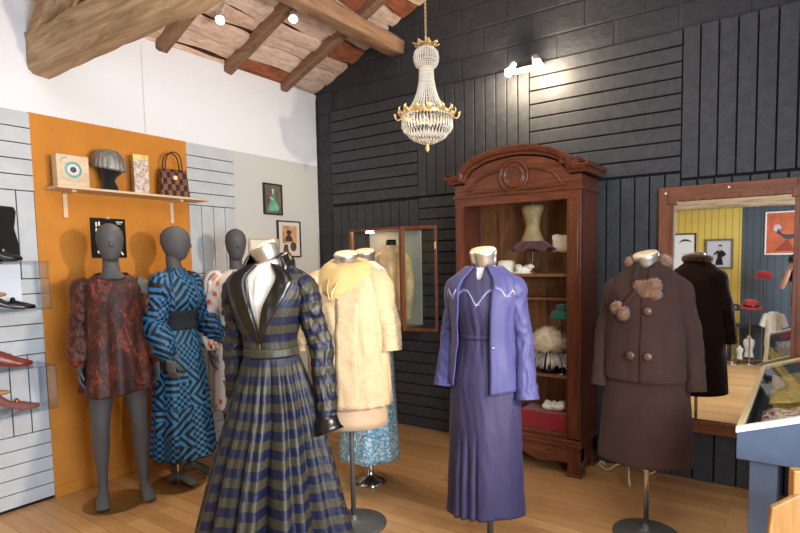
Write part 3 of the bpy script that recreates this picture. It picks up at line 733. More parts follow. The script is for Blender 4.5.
# ===== cream coat over ecru dress
yp = (1.944, -1.753); yz = facing(yp, -14)
dress_form(yp, yz, 'silver capped dress form wearing the cream hooded coat', 1.545, base_r=.19, pole_r=.014, polemat='greymetal', tors_scale=.95)
d = empty('slip_dress', (yp[0], yp[1], 0), yz, 'plain ecru dress showing below the cream coat hem', 'dress')
Prof([(.53, .213, .17, .18), (.8, .21, .17, .18), (1.2, .17, .13, .13), (1.40, .16, .10, .11)]).body(1.40, .605, 60, 20).build('dress_body', M['underdress'], d, solid=.004)
j = empty('coat', (yp[0], yp[1], 0), yz, 'cream brocade coat with wide sleeves and draped butter yellow hood', 'coat')
yb = Prof([(.60, .232, .20, .21), (.9, .236, .20, .21), (1.15, .232, .19, .19), (1.3, .225, .17, .17), (1.38, .21, .14, .15, 0, 0, 2.2), (1.44, .175, .11, .125, 0, 0, 2.2), (1.48, .125, .09, .1), (1.52, .08, .075, .078)], fold=lambda a, z: drapef(a, z, 12, .009)+.006*sin(4*a+z*3+1))
yb.body(1.515, .725, 110, 60).build('coat_body', M['brocade'], j, solid=.007)
patch(yb, lambda t: (-.10, lerp(.727, 1.33, t)), lambda t: (.42, lerp(.727, 1.30, t)), 24, 6, .003, .006).build('front_panel', M['brocade'], j)
mb = MB(); rs = []      # deep rolled cowl falling to a soft V in front
CW = [(.070, 1.495, .00), (.082, 1.515, .01), (.098, 1.520, .02), (.118, 1.508, .03), (.138, 1.485, .04), (.156, 1.455, .05), (.168, 1.425, .06), (.170, 1.408, .065), (.160, 1.402, .065), (.145, 1.415, .06)]
for q, (r, z, dz) in enumerate(CW):
    ring = []
    for i in range(120):
        a = 2*pi*i/120; fr_ = max(0, cos(a+.25)); bk = max(0, -cos(a))
        w_ = 1+.05*sin(6*a+q*.5)*q/9
        ring.append(Vector((sin(a)*r*1.06*w_, -cos(a)*r*(.82+.10*fr_)*w_, z-dz*fr_**3+.03*bk*(q < 6)+.006*sin(9*a+q*.8)*q/9)))
    rs.append(ring)
mb.rings(rs, False, False).build('hood', M['hood'], j, solid=.008)
MB().tube([yb.pt(-.30, 1.43, .03), yb.pt(-.25, 1.37, .035), yb.pt(-.2, 1.315, .02), yb.pt(-.12, 1.37, .035), yb.pt(.0, 1.44, .03)], [.004]*5, 8, sub=5).build('cord', M['gold'], j)
for sg in (-1, 1):
    S = Vector((sg*.165, .0, 1.40)); E = Vector((sg*.222, -.0, 1.16)); W = Vector((sg*.238, -.02, 1.02))
    s_ = sleeve([S+Vector((-sg*.06, 0, .045)), S+Vector((sg*.01, 0, .0)), S.lerp(E, .4), S.lerp(E, .8), E, E.lerp(W, .5), W], [(.05, .065), (.075, .105), (.08, .11), (.078, .105), (.076, .10), (.072, .092), (.070, .09)], 'sleeve', M['brocade'], j, wrinkle(31+sg, .003))

# ===== ice blue dress behind
qp = (1.639, -1.234); qz = facing(qp, -10)
dress_form(qp, qz, 'silver capped dress form on chromed bell foot, wearing the ice blue dress', 1.57, base='bell', base_r=.11, pole_r=.014, polemat='chrome', basemat='chrome', tors_scale=.95)
d = empty('sequin_dress', (qp[0], qp[1], 0), qz, 'ice blue sequined dress behind the cream coat', 'dress')
ff = folds(4, (6, .5), (9, .5), (14, .3))
qb = Prof([(.12, .215, .20, .20), (.5, .19, .17, .17), (.9, .17, .14, .15), (1.12, .12, .10, .10), (1.3, .15, .13, .11), (1.40, .15, .09, .10), (1.46, .08, .07, .07)], fold=lambda a, z: .018*ff(a)*max(0, .9-z))
qb.body(1.46, .19, 140, 40).build('dress_body', M['sequin'], d, solid=.004)
mb = MB(); rs = []
for jn in range(7):
    t = jn/6; rs.append([Vector((sin(a)*(lerp(.062, .13, t)+.012*t*sin(9*a)), -cos(a)*(lerp(.06, .11, t)+.012*t*sin(9*a)), lerp(1.525, 1.47, t)+.01*sin(7*a)*t)) for a in [2*pi*i/72 for i in range(72)]])
mb.rings(rs, False, False).build('ruffle_collar', M['ruffle'], d, solid=.004)

# ===== full mannequins
def mannequin(pos, rz, label, arms, legs, head_yaw=0, sc=1.0, group='grey full-body mannequins with blank faces'):
    t = empty('mannequin', (pos[0], pos[1], 0), rz, label, 'mannequin', group)
    remesh(figure_mb(arms, legs, head_yaw, sc), 'body', M['mannequin'], t, .0055, 4)
    return t
def plate(t, c, r, mat='discglass', rod=None):
    MB().lathe([(r, .001), (r, .009), (r-.003, .011), (.001, .011)], 56, (c[0], c[1], 0)).build('glass_base', M[mat], t)
    if rod: MB().tube([(rod[0], rod[1], .008), (rod[0], rod[1], .30)], [.008, .008], 10).build('support_rod', M['chrome'], t)

# --- rust velvet mannequin
rp = (.475, -2.31); rz_ = facing(rp, 4)
legs = [((-.085, 0, .92), (-.11, -.02, .50), (-.115, .02, .12), (-.13, -.11, .022)), ((.085, 0, .92), (.105, -.02, .50), (.115, .0, .12), (.13, -.13, .022))]
arms = [((-.155, 0, 1.395), (-.192, .03, 1.14), (-.200, -.03, .92), (.0, -.14, -1), (.9, -.2, 0)), ((.160, 0, 1.405), (.205, .03, 1.14), (.222, -.04, .90), (-.03, -.10, -1), (-.9, -.3, 0))]
t = mannequin(rp, rz_, 'grey mannequin wearing the short rust velvet dress, bare legged on a glass disc', arms, legs, 0, 1.0)
plate(t, (-.05, .02), .185)
g = empty('velvet_dress', (rp[0], rp[1], 0), rz_, 'short rust crushed velvet dress with cold shoulders and full bishop sleeves', 'dress')
vb = Prof([(.72, .20, .175, .18), (.85, .19, .165, .17), (1.0, .178, .155, .16), (1.12, .165, .145, .14), (1.22, .16, .142, .125), (1.30, .165, .138, .122), (1.38, .160, .112, .112, 0, 0, 2.2), (1.42, .150, .09, .095), (1.455, .11, .078, .08), (1.475, .082, .072, .072)],
          fold=lambda a, z: (.012*sin(7*a+1)+.006*sin(12*a+2))*max(0, min(1, (1.38-z)/.6))+.002*sin(30*a)*max(0, (z-1.35)*8))
vb.body(1.475, .73, 150, 60, neck=lambda a: .035*max(0, cos(a))**2, hem=lambda a: .012*sin(3*a)).build('dress_body', M['velvet'], g, solid=.005)
MB().tube([vb.pt(a, 1.474-.035*max(0, cos(a))**2, .003) for a in [2*pi*i/40 for i in range(41)]], [.006]*41, 6).build('neck_binding', M['velvet'], g)
patch(vb, lambda t: (-.006, 1.43-.13*t), lambda t: (.006, 1.43-.13*t), 8, 2, .002, .002).build('keyhole_slit', M['black'], g)
for sg in (-1, 1):
    S, E, W = [Vector(q) for q in arms[0 if sg < 0 else 1][:3]]
    if sg > 0: top = [S.lerp(E, .20)+Vector((.01, 0, 0))]; r0 = [(.052, .062)]
    else: top = [S+Vector((.03, 0, .025)), S+Vector((-.012, 0, 0))]; r0 = [(.035, .05), (.056, .068)]
    sleeve(top+[S.lerp(E, .4), S.lerp(E, .75), E, E.lerp(W, .35), E.lerp(W, .7), E.lerp(W, .92), W+(W-E).normalized()*.01], r0+[(.054, .06), (.052, .056), (.054, .06), (.062, .068), (.066, .07), (.052, .054), (.030, .030)], 'sleeve', M['velvet'], g, wrinkle(41+sg, .004))
# shoulder strap bridging the bare shoulder
# --- blue geometric mannequin
up = (.50, -1.90); uz = facing(up, 58)
legs = [((-.085, 0, .92), (-.09, -.02, .50), (-.09, .02, .10), (-.10, -.13, .02)), ((.085, 0, .92), (.10, -.08, .50), (.10, .02, .10), (.11, -.13, .02))]
arms = [((-.165, 0, 1.405), (-.21, .04, 1.14), (-.21, -.05, .90), (.0, -.25, -1), (.9, -.1, 0)), ((.165, 0, 1.405), (.26, -.01, 1.17), (.26, -.17, .97), (.05, -.7, -.7), (-.9, .1, -.3))]
t = mannequin(up, uz, 'grey mannequin in three-quarter view wearing the long blue patterned dress', arms, legs, R_(32), 1.0)
plate(t, (-.06, .02), .185, rod=(-.12, -.02))
g = empty('maxi_dress', (up[0], up[1], 0), uz, 'long blue and black geometric print dress with gathered waist and billowing sleeves', 'dress')
f3 = folds(9, (6, .6), (10, .5), (15, .3))
ub = Prof([(.14, .205, .205, .205), (.5, .185, .18, .18), (.8, .17, .155, .16), (.98, .155, .135, .135), (1.07, .140, .112, .107), (1.15, .130, .104, .098), (1.21, .144, .12, .104), (1.28, .17, .145, .118), (1.38, .168, .115, .112, 0, 0, 2.2), (1.42, .16, .092, .10), (1.455, .11, .07, .08), (1.49, .062, .06, .062), (1.51, .056, .058, .058)],
          fold=lambda a, z: .020*f3(a)*max(0, min(1, (1.04-z)/.8))+.003*f3(a))
ub.body(1.50, 1.205, 110, 30, v0=0).build('bodice', M['geo'], g, solid=.004)
ub.body(1.095, .20, 150, 50, v0=.5).build('skirt', M['geo'], g, solid=.004)
Prof([(1.085, .146, .118, .112), (1.15, .136, .110, .104), (1.215, .150, .126, .11)], fold=lambda a, z: .0018*sin(36*a)).body(1.215, 1.085, 120, 8).build('smocked_waistband', M['smock'], g, solid=.003)
for sg in (-1, 1):
    S, E, W = [Vector(q) for q in arms[0 if sg < 0 else 1][:3]]
    sleeve([S+Vector((-sg*.04, 0, .035)), S+Vector((sg*.015, 0, 0)), S.lerp(E, .4), S.lerp(E, .75), E, E.lerp(W, .35), E.lerp(W, .7), E.lerp(W, .92), W], [(.045, .055), (.068, .078), (.07, .078), (.072, .078), (.076, .08), (.082, .084), (.08, .08), (.05, .05), (.03, .03)], 'sleeve', M['geo'], g, wrinkle(51+sg, .005))
# --- floral print mannequin
fp = (.52, -1.42); fz = facing(fp, 20)
legs = [((-.085, 0, .92), (-.09, -.01, .50), (-.09, .02, .10), (-.10, -.13, .02)), ((.085, 0, .92), (.10, -.02, .50), (.10, .02, .10), (.11, -.13, .02))]
arms = [((-.165, 0, 1.405), (-.225, .03, 1.14), (-.225, -.03, .89), (.0, -.2, -1), (.9, -.1, 0)), ((.165, 0, 1.405), (.22, .02, 1.14), (.23, -.05, .90), (.0, -.2, -1), (-.9, .1, 0))]
t = mannequin(fp, fz, 'grey mannequin wearing the pale floral dress, half hidden by the striped gown', arms, legs, R_(-8), 1.0)
plate(t, (0, .03), .18)
g = empty('floral_dress', (fp[0], fp[1], 0), fz, 'pale floral print dress with orange and blue leaves, behind the striped gown', 'dress')
fb = Prof([(.44, .21, .19, .19), (.7, .195, .17, .175), (.95, .18, .14, .15), (1.13, .14, .115, .11), (1.28, .172, .148, .122), (1.38, .17, .118, .115, 0, 0, 2.2), (1.42, .16, .092, .10), (1.455, .11, .072, .08), (1.485, .066, .064, .064)], fold=lambda a, z: .012*f3(a+2)*max(0, min(1, (1.1-z)/.6)))
fb.body(1.48, .44, 110, 60).build('dress_body', M['floral'], g, solid=.004)
for sg in (-1, 1):
    S, E, W = [Vector(q) for q in arms[0 if sg < 0 else 1][:3]]
    sleeve([S+Vector((-sg*.04, 0, .035)), S+Vector((sg*.015, 0, 0)), S.lerp(E, .4), S.lerp(E, .75), E, E.lerp(W, .5), E.lerp(W, .9), W], [(.045, .055), (.066, .076), (.064, .07), (.058, .06), (.056, .058), (.058, .06), (.05, .05), (.034, .034)], 'sleeve', M['floral'], g, wrinkle(61+sg, .007))

# ===== wardrobe
WX0, WX1, WF = 1.865, 2.845, -.43
w = empty('wardrobe', ((WX0+WX1)/2, 0, 0), 0, 'tall red mahogany wardrobe with arched pediment and open shelves', 'wardrobe')
def wbuild(mb, name, m, parent=None, **kw):
    o = mb.build(name, M[m], parent or w, **kw); 
    if (parent or w) is w: o.location = (-(WX0+WX1)/2, 0, 0)
    return o
for x0, x1 in ((WX0, WX0+.03), (WX1-.03, WX1)):
    wbuild(MB().box((x0, WF+.02, .10), (x1, -.06, 2.0)), 'side_panel', 'mahog', bevel=.003)
mb = MB(); mb.box((WX0+.03, -.075, .25), (WX1-.03, -.06, 1.99))
for i in range(6):
    x = WX0+.03+i*(WX1-WX0-.06)/5-.02; mb.box((x, -.09, .25), (x+.045, -.073, 1.98))
for z in (.28, 1.30, 1.90): mb.box((WX0+.03, -.088, z), (WX1-.03, -.073, z+.07))
wbuild(mb, 'back_panel', 'oakin', bevel=.003)
for z in (.255, .675, 1.215, 1.395):
    dpt = WF+.06 if z != 1.215 else -.22
    wbuild(MB().box((WX0+.03, dpt, z), (WX1-.03, -.09, z+.022)), 'shelf', 'oakin', bevel=.003)
for x0, x1 in ((WX0, WX0+.075), (WX1-.10, WX1)):
    mb = MB(); mb.box((x0, WF-.0, .27), (x1, WF+.03, 1.955)); mb.box((x0+.018, WF-.008, .30), (x1-.018, WF, 1.92)); wbuild(mb, 'stile', 'mahog', bevel=.004)
mb = MB(); mb.box((WX0, WF-.002, 1.925), (WX1, WF+.03, 2.0)); mb.box((WX0-.012, WF-.016, 1.985), (WX1+.012, -.055, 2.005)); wbuild(mb, 'top_rail', 'mahogx', bevel=.004)
# pediment front: flat ears and a broad arch
cx = (WX0+WX1)/2; hw = (WX1-WX0)/2
def arch(x, base, rise, half):   # height of the outline
    u = abs(x-cx)/half
    return base if u >= 1 else base+rise*sqrt(max(0, 1-u*u))**.95
def outline(base, rise, half, x0, x1, n=48): return [(x0+(x1-x0)*i/n, arch(x0+(x1-x0)*i/n, base, rise, half)) for i in range(n+1)]
pl = [(WX0, 2.005)]+outline(2.085, .165, hw*.80, WX0, WX1)+[(WX1, 2.005)]
pl2 = [(WX0, 2.0)]+outline(2.085, .15, hw*.80, WX0, WX1)+[(WX1, 2.0)]
mb = MB(); mb.prism(pl[::-1], 1, WF+.0, -.06); wbuild(mb, 'pediment', 'mahogx', bevel=.002)
def molding(pts, prof, name, m='mahogx', parent=None):
    """sweep profile (out, up) along an outline in the front plane"""
    mb = MB(); rs = []; n = len(pts)
    for i, (x, z) in enumerate(pts):
        a = pts[max(i-1, 0)]; b = pts[min(i+1, n-1)]; t = Vector((b[0]-a[0], b[1]-a[1])).normalized(); nn = Vector((-t.y, t.x))
        rs.append([Vector((x+nn.x*u, WF-o, z+nn.y*u)) for o, u in prof])
    return wbuild(mb.rings(rs, smooth=False), name, m, parent)
ol = outline(2.095, .165, hw*.80, WX0-.0, WX1+.0, 60)
cor = [(-.35, .0), (.0, .0), (.015, .004), (.022, .018), (.045, .026), (.055, .040), (.062, .052), (.062, .062), (.0, .068), (-.35, .068)]
molding([(WX0-.045, 2.095)]+ol+[(WX1+.045, 2.095)], cor, 'cornice')
# returns of the cornice on both ends
for sg, xe in ((-1, WX0), (1, WX1)):
    mb = MB()
    for q, (o, u0, u1) in enumerate(((.018, 0, .018), (.04, .018, .036), (.062, .036, .066))): mb.box((min(xe-.002, xe+sg*o), WF-o, 2.095+u0), (max(xe+.002, xe+sg*o), -.05, 2.095+u1))
    wbuild(mb, 'cornice_return', 'mahogx', bevel=.003)
mb = MB(); mb.box((WX1-.14, WF-.04, 2.16), (WX1-.02, -.1, 2.20)); wbuild(mb, 'cornice_block', 'mahogx', bevel=.004)
ins = outline(2.035, .135, hw*.70, WX0+.10, WX1-.10, 48)
bead = [(-.004, -.008), (.010, -.007), (.014, 0), (.010, .007), (-.004, .008)]
molding(ins, bead, 'panel_bead'); molding([(WX0+.10, 2.022), (WX1-.10, 2.022)], bead, 'panel_bead')
My = Matrix.Translation((cx, WF, 2.115)) @ Matrix.Rotation(pi/2, 4, 'X')
mb = MB(); mb.lathe([(.118, -.004), (.118, .012), (.108, .022), (.098, .012), (.095, .004), (.084, .004), (.080, .018), (.071, .026), (.062, .018), (.058, .010), (.03, .02), (.002, .024)], 48, M_=My); wbuild(mb, 'medallion', 'mahogx')
mb = MB(); mb.box((WX0-.008, WF-.012, .235), (WX1+.008, -.05, .262)); mb.box((WX0-.015, WF-.02, .215), (WX1+.015, -.05, .237)); wbuild(mb, 'base_molding', 'mahogx', bevel=.004)
ap = [(WX0+.02, .215), (WX1-.02, .215), (WX1-.02, .06)]
for i in range(31):
    u = 1-i/30; x = WX0+.10+(WX1-WX0-.20)*u; ap.append((x, .085+.022*math.cos((u-.5)*4*pi)*(1 if .1 < u < .9 else .3)+.02*sin(u*pi)))
ap.append((WX0+.02, .06))
mb = MB(); mb.prism(ap[::-1], 1, WF+.0, WF+.022); wbuild(mb, 'apron', 'mahogx', bevel=.002)
mb = MB()
for x0, x1 in ((WX0+.005, WX0+.03), (WX1-.03, WX1-.005)): wbuild(MB().box((x0, WF+.02, .07), (x1, -.06, .22)), 'plinth_side', 'mahog')
for x in (WX0+.045, WX1-.045):
    for y in (WF+.045, -.10):
        mb = MB(); mb.box((x-.045, y-.05, .05), (x+.045, y+.045, .215)); mb.box((x-.058, y-.062, .0), (x+.058, y+.05, .03)); mb.box((x-.05, y-.055, .03), (x+.05, y+.048, .052)); wbuild(mb, 'foot', 'mahog', bevel=.006)

# things in the wardrobe
SH = {0: .277, 1: .697, 2: 1.237, 3: 1.417}
t = empty('corset_stand', (2.42, -.25, SH[3]+.0), 0, 'small antique gold corset bust with tulle skirt on the top wardrobe shelf', 'bust form'); t.scale = (1.2, 1.2, 1.2)
cb = Prof([(.16, .085, .055, .055), (.20, .072, .055, .055), (.29, .044, .036, .036), (.37, .062, .05, .044), (.40, .075, .045, .045), (.415, .06, .035, .035)])
cb.body(.418, .15, 36, 24, cap0=True, cap1=True).build('bust', plain('antique_gold_silk', (146, 124, 84), .5, bump=.5, bscale=70, vary=.25), t)
mb = MB(); rs = []
for q in range(9):
    u = q/8; rs.append([Vector((sin(a)*(.07+.085*u+.012*u*sin(11*a)), -cos(a)*(.05+.055*u+.01*u*sin(11*a)), .20-.055*u+.012*u*sin(7*a))) for a in [2*pi*i/90 for i in range(90)]])
mb.rings(rs, False, False).build('tulle_skirt', cloth('plum_tulle', (84, 44, 42), .9, .3), t, solid=.003)
MB().lathe([(.05, 0), (.05, .008), (.02, .016), (.009, .03), (.009, .10), (.013, .12), (.008, .14), (.008, .16)], 20).build('stem', M['mahog'], t)
MB().lathe([(.012, .415), (.01, .43), (.004, .44), (.002, .445)], 12).build('finial', M['frameW'], t)
t = empty('clutch_bag', (2.665, -.24, SH[3]+.215), 0, 'cream envelope clutch raised on a thin stand by the corset', 'bag')
mb = MB(); rs = []
for i in range(13):
    x = -.085+.17*i/12; rs.append([Vector((x, y-.01*cos(x*20), z+.006*sin(i*.8))) for y, z in ((-.012, -.062), (-.022, -.03), (-.02, .03), (-.01, .06), (.01, .06), (.02, .03), (.02, -.03), (.01, -.062))])
mb.rings(rs).build('bag_body', cloth('cream_leather', (222, 208, 184), .6, .1), t)
MB().box((-.087, -.026, .022), (.087, -.016, .058)).build('flap', cloth('cream_leather_flap', (228, 214, 190), .6, .1), t, bevel=.004)
tag(MB().tube([(0, 0, 0), (0, 0, .152)], [.002, .002], 6).build('display_pin', M['steel'], None, (2.665, -.24, SH[3])), 'thin steel display pin holding up the cream clutch', 'display pin')
def hat(name, pos, rz, label, m, brim, crown, h, group=None, tilt=(0, 0), bandm=None, stuffz=0):
    t = empty(name, pos, rz, label, 'hat', group); t.rotation_euler[0] = tilt[0]; t.rotation_euler[1] = tilt[1]
    mb = MB(); mb.lathe([(crown*.98, .004), (brim, .0), (brim*1.02, .006), (crown*1.05, .014), (crown*1.0, .03), (crown*.97, h*.7), (crown*.85, h*.93), (crown*.5, h), (crown*.2, h*.95), (.002, h*.93)], 32); mb.build('crown', m, t)
    if bandm: MB().lathe([(crown*1.03, .016), (crown*1.035, .02), (crown*1.02, .045), (crown*1.0, .047)], 32).build('hat_band', bandm, t)
    return t
t = hat('feathered_hat', (2.36, -.27, 1.372), .3, 'cream cocktail hat trimmed with petals, behind the lilac shoulder', M['ruffle'], .085, .06, .05)
t.location.z = SH[3]+.0
for k, (a, z) in enumerate(((0, .05), (1.2, .045), (2.6, .05), (4.1, .04))): MB().ball((cos(a)*.05, sin(a)*.05, z), (.03, .026, .02), 10, 6).build('petal', M['ruffle'], t)
t = hat('folded_hat', (2.20, -.24, SH[3]), 0, 'white folded cloth hat at the left of the top wardrobe shelf', M['ruffle'], .075, .07, .10)
t = hat('feathered_hat', (2.56, -.33, SH[3]), 0, 'x', M['ruffle'], .05, .04, .04); 
for c in list(t.children): bpy.data.objects.remove(c)
bpy.data.objects.remove(t)
# green hat on stand
t = hat('green_hat', (2.675, -.325, 1.10), 0, 'bottle green felt hat with a rolled top on the middle shelf', M['green'], .088, .075, .055)
MB().lathe([(.03, .045), (.042, .065), (.04, .09), (.022, .10), (.002, .10)], 24).build('top_roll', M['green'], t)
tag(MB().lathe([(.04, 0), (.04, .004), (.004, .008), (.004, .40)], 16).build('hat_stand', M['steel'], None, (2.675, -.325, SH[1])), 'thin metal hat stand under the green hat', 'hat stand')
# fur hat
t = empty('fur_hat', (2.565, -.27, SH[1]), 0, 'round cream fur hat with a grey feather fringe in the wardrobe', 'hat')
mb = MB(); furlump(mb, (0, 0, .22), (.13, .11, .10), 2600, 77, .03); mb.build('fur_crown', M['creamfur'], t)
mb = MB(); rr = random.Random(5)
for i in range(150):
    a = rr.uniform(0, 2*pi); r = .10; p = Vector((cos(a)*r*1.05, sin(a)*r*.9, .15)); o = Vector((cos(a), sin(a), 0)); L = rr.uniform(.08, .12)
    mb.tube([p, p+o*.03-Vector((0, 0, L*.4)), p+o*(.04+.01*rr.random())-Vector((0, 0, L*.8)), p+o*(.055)-Vector((0, 0, L*.93)), p+o*.07-Vector((0, 0, L*.78))], [.004, .005, .004, .003, .001], 5)
mb.build('feather_fringe', plain('grey_feathers', (150, 146, 138), .7, vary=.5), t)
MB().lathe([(.075, 0), (.08, .01), (.085, .12), (.09, .2), (.05, .25), (.002, .25)], 20).build('hat_block', M['black'], t)
# red box with cream hat
tag(MB().box((-.18, -.11, 0), (.18, .11, .135)).build('velvet_box', M['redbox'], None, (2.545, -.26, SH[0]), bevel=.012), 'deep red velvet box at the bottom of the wardrobe', 'box')
t = empty('pillbox_hat', (2.60, -.28, SH[0]+.136), .2, 'cream knitted bow shaped hat lying on the red box', 'hat')
mb = MB(); mb.tube([(-.075, 0, .045), (-.05, 0, .035), (0, 0, .028), (.05, 0, .035), (.078, 0, .048)], [(.05, .03), (.055, .036), (.045, .028), (.055, .036), (.05, .03)], 18, side=(0, 1, 0), sub=4); mb.build('hat_body', M['ruffle'], t)
MB().tube([(0, -.05, .03), (0, 0, .062), (0, .05, .03)], [.012]*3, 8, sub=4).build('knot', M['ruffle'], t)

# ===== big mirror
MX0, MX1, MZ0, MZ1 = 3.262, 4.13, .342, 1.985; fw = .088
t = empty('wall_mirror', ((MX0+MX1)/2, -.05, MZ0), 0, 'large chestnut framed mirror on the dark boards', 'mirror')
mb_ = lambda mb, nm, m, **kw: (lambda o: (setattr(o, 'location', (-(MX0+MX1)/2, .05, -MZ0)), o)[1])(mb.build(nm, M[m], t, **kw))
def framebar(x0, x1, z0, z1, m, nm='frame_rail'):
    mb = MB(); mb.box((x0, -.085, z0), (x1, -.05, z1)); return mb_(mb, nm, m, bevel=.005)
framebar(MX0, MX0+fw, MZ0, MZ1, 'frameW', 'frame_stile'); framebar(MX1-fw, MX1, MZ0, MZ1, 'frameW', 'frame_stile')
framebar(MX0+fw, MX1-fw, MZ1-.085, MZ1, 'frameWx'); framebar(MX0+fw, MX1-fw, MZ0, MZ0+.075, 'frameWx')
mb = MB(); x0, x1, z0, z1 = MX0+fw, MX1-fw, MZ0+.075, MZ1-.085
for a, b in (((x0-.012, -.092, z0), (x0+.012, -.072, z1)), ((x1-.012, -.092, z0), (x1+.012, -.072, z1)), ((x0, -.092, z1-.012), (x1, -.072, z1+.012)), ((x0, -.092, z0-.012), (x1, -.072, z0+.012))): mb.box(a, b)
for x in (x0, x1): mb.box((x-.03, -.098, z1-.03), (x+.03, -.07, z1+.03)); 
mb_(mb, 'inner_bead', 'frameW', bevel=.004)
mb_(MB().box((x0-.005, -.068, z0-.005), (x1+.005, -.062, z1+.005)), 'mirror_glass', 'mirror')
for x, z in ((MX0+.045, MZ1-.04), (3.68, MZ1-.03), (MX1-.05, MZ1-.03)):
    mb_(MB().ball((x, -.09, z), (.008, .006, .008), 8, 6), 'screw', 'white')

# ===== display case
cz0 = .712
def sl(x): return .83+.34*(x-3.86)
t = empty('display_case', (4.25, -.85, 0), 0, 'blue-grey display desk with sloping glass lid beside the mirror', 'display case')
def cb_(mb, nm, m, **kw):
    o = mb.build(nm, M[m] if isinstance(m, str) else m, t, **kw); o.location = (-4.25, .85, 0); return o
XL, XR, YN, YF = 3.86, 4.68, -1.60, -.13
def xl(y): return XL+.03*(y-YN)/(YF-YN)
cb_(MB().hexa([(XL+.021, YN+.021, cz0), (XR-.021, YN+.021, cz0), (XR-.021, YF-.021, cz0), (xl(YF)+.021, YF-.021, cz0), (XL+.021, YN+.021, cz0+.02), (XR-.021, YN+.021, cz0+.02), (XR-.021, YF-.021, cz0+.02), (xl(YF)+.021, YF-.021, cz0+.02)]), 'case_floor', 'bluedark')
cb_(MB().prism([(XL, cz0), (XR, cz0), (XR, sl(XR)-.012), (XL, sl(XL)-.012)], 1, YN, YN+.02), 'near_end', 'bluegrey', bevel=.002)
cb_(MB().prism([(xl(YF), cz0), (XR, cz0), (XR, sl(XR)-.012), (xl(YF), sl(XL)-.012)], 1, YF-.02, YF), 'far_end', 'bluedark', bevel=.002)
cb_(MB().hexa([(XL, YN+.02, cz0), (XL+.02, YN+.02, cz0), (xl(YF)+.02, YF-.02, cz0), (xl(YF), YF-.02, cz0), (XL, YN+.02, sl(XL)-.012), (XL+.02, YN+.02, sl(XL)-.006), (xl(YF)+.02, YF-.02, sl(XL)-.006), (xl(YF), YF-.02, sl(XL)-.012)]), 'low_side', 'bluedark')
cb_(MB().box((XR-.02, YN+.02, cz0), (XR, YF-.02, sl(XR)-.014)), 'high_side', 'bluegrey')
def slope(mb, x0, x1, y0, y1, h0=-.012, h1=.012):
    q = lambda x, y, h: (x+(xl(y)-XL)*(1 if x < 4 else 0), y, sl(x)+h)
    return mb.hexa([q(x0, y0, h0), q(x1, y0, h0), q(x1, y1, h0), q(x0, y1, h0), q(x0, y0, h1), q(x1, y0, h1), q(x1, y1, h1), q(x0, y1, h1)])
cb_(slope(MB(), XL-.004, XR, YN-.004, YN+.022), 'lid_rail', 'white', bevel=.002); cb_(slope(MB(), XL, XR, YF-.03, YF), 'lid_rail', 'cream', bevel=.002)
cb_(slope(MB(), XL-.004, XL+.022, YN+.022, YF-.03), 'lid_stile', 'cream', bevel=.002); cb_(slope(MB(), XR-.03, XR, YN+.022, YF-.03), 'lid_stile', 'cream')
cb_(slope(MB(), XL+.02, XR-.03, YN+.02, YF-.03, .002, .006), 'glass_lid', 'glass')
for x in (3.905, XR-.10):
    for y in (-1.575, YF-.12): cb_(MB().box((x, y, 0), (x+.095, y+.075, cz0)), 'leg', 'bluegrey', bevel=.003)
# cloths shown inside
k = NT('red_white_floral_silk'); vo = k.noise(k.coord(), 30, 4, .6, 2); k.set(Base_Color=k.ramp(vo, [(.44, lin((150, 32, 40))), (.52, lin((232, 220, 214)))]), Roughness=.6)
def drape(x0, x1, y0, y1, z, amp, seed, base):
    mb = MB(); rs = []
    for i in range(25):
        y = y0+(y1-y0)*i/24; rs.append([Vector((x0+(x1-x0)*q/24, y, max(z, base+.0)+(.34*(x0+(x1-x0)*q/24-3.86)*.75)+amp*noise.noise(Vector((q*.28+seed, i*.3, seed))))) for q in range(25)])
    return mb.rings(rs, closed=False)
tag(drape(3.93, 4.45, -1.50, -1.05, .765, .02, 2, .75).build('folded_scarf', k.m, None, solid=.006), 'red and white floral scarf under the glass of the display desk', 'scarf')
k = NT('gold_patterned_brocade'); vo = k.noise(k.coord(), 14, 6, .6, 1.5); k.set(Base_Color=k.ramp(vo, [(.35, lin((150, 120, 62))), (.65, lin((206, 182, 120)))]), Roughness=.6)
tag(drape(3.95, 4.5, -.98, -.25, .775, .03, 9, .75).build('brocade_cloth', k.m, None, solid=.006), 'gold patterned cloth at the far end inside the display desk', 'cloth')

# wooden chair whose back corner shows under the desk
chp = (4.235, -2.10)
t = empty('wooden_chair', (chp[0], chp[1], 0), R_(26), 'honey coloured wooden chair tucked beside the display desk', 'chair')
MB().box((-.2, -.2, .43), (.2, .2, .455)).build('seat', M['chairwood'], t, bevel=.01)
for x in (-.18, .18):
    MB().box((x*.62-.018, .16, 0), (x*.62+.018, .195, .84)).build('back_leg', M['chairwood'], t, bevel=.005)
    MB().box((x-.018, -.19, 0), (x+.018, -.155, .43)).build('front_leg', M['chairwood'], t, bevel=.005)
MB().prism([(-.205, .60), (.205, .60), (.195, .72), (.12, .765), (0, .775), (-.12, .765), (-.195, .72)], 1, .150, .172).build('back_board', M['chairwood'], t, bevel=.005)
for x in (-.18, .18): MB().box((x-.01, -.16, .2), (x+.01, .165, .225)).build('stretcher', M['chairwood'], t)

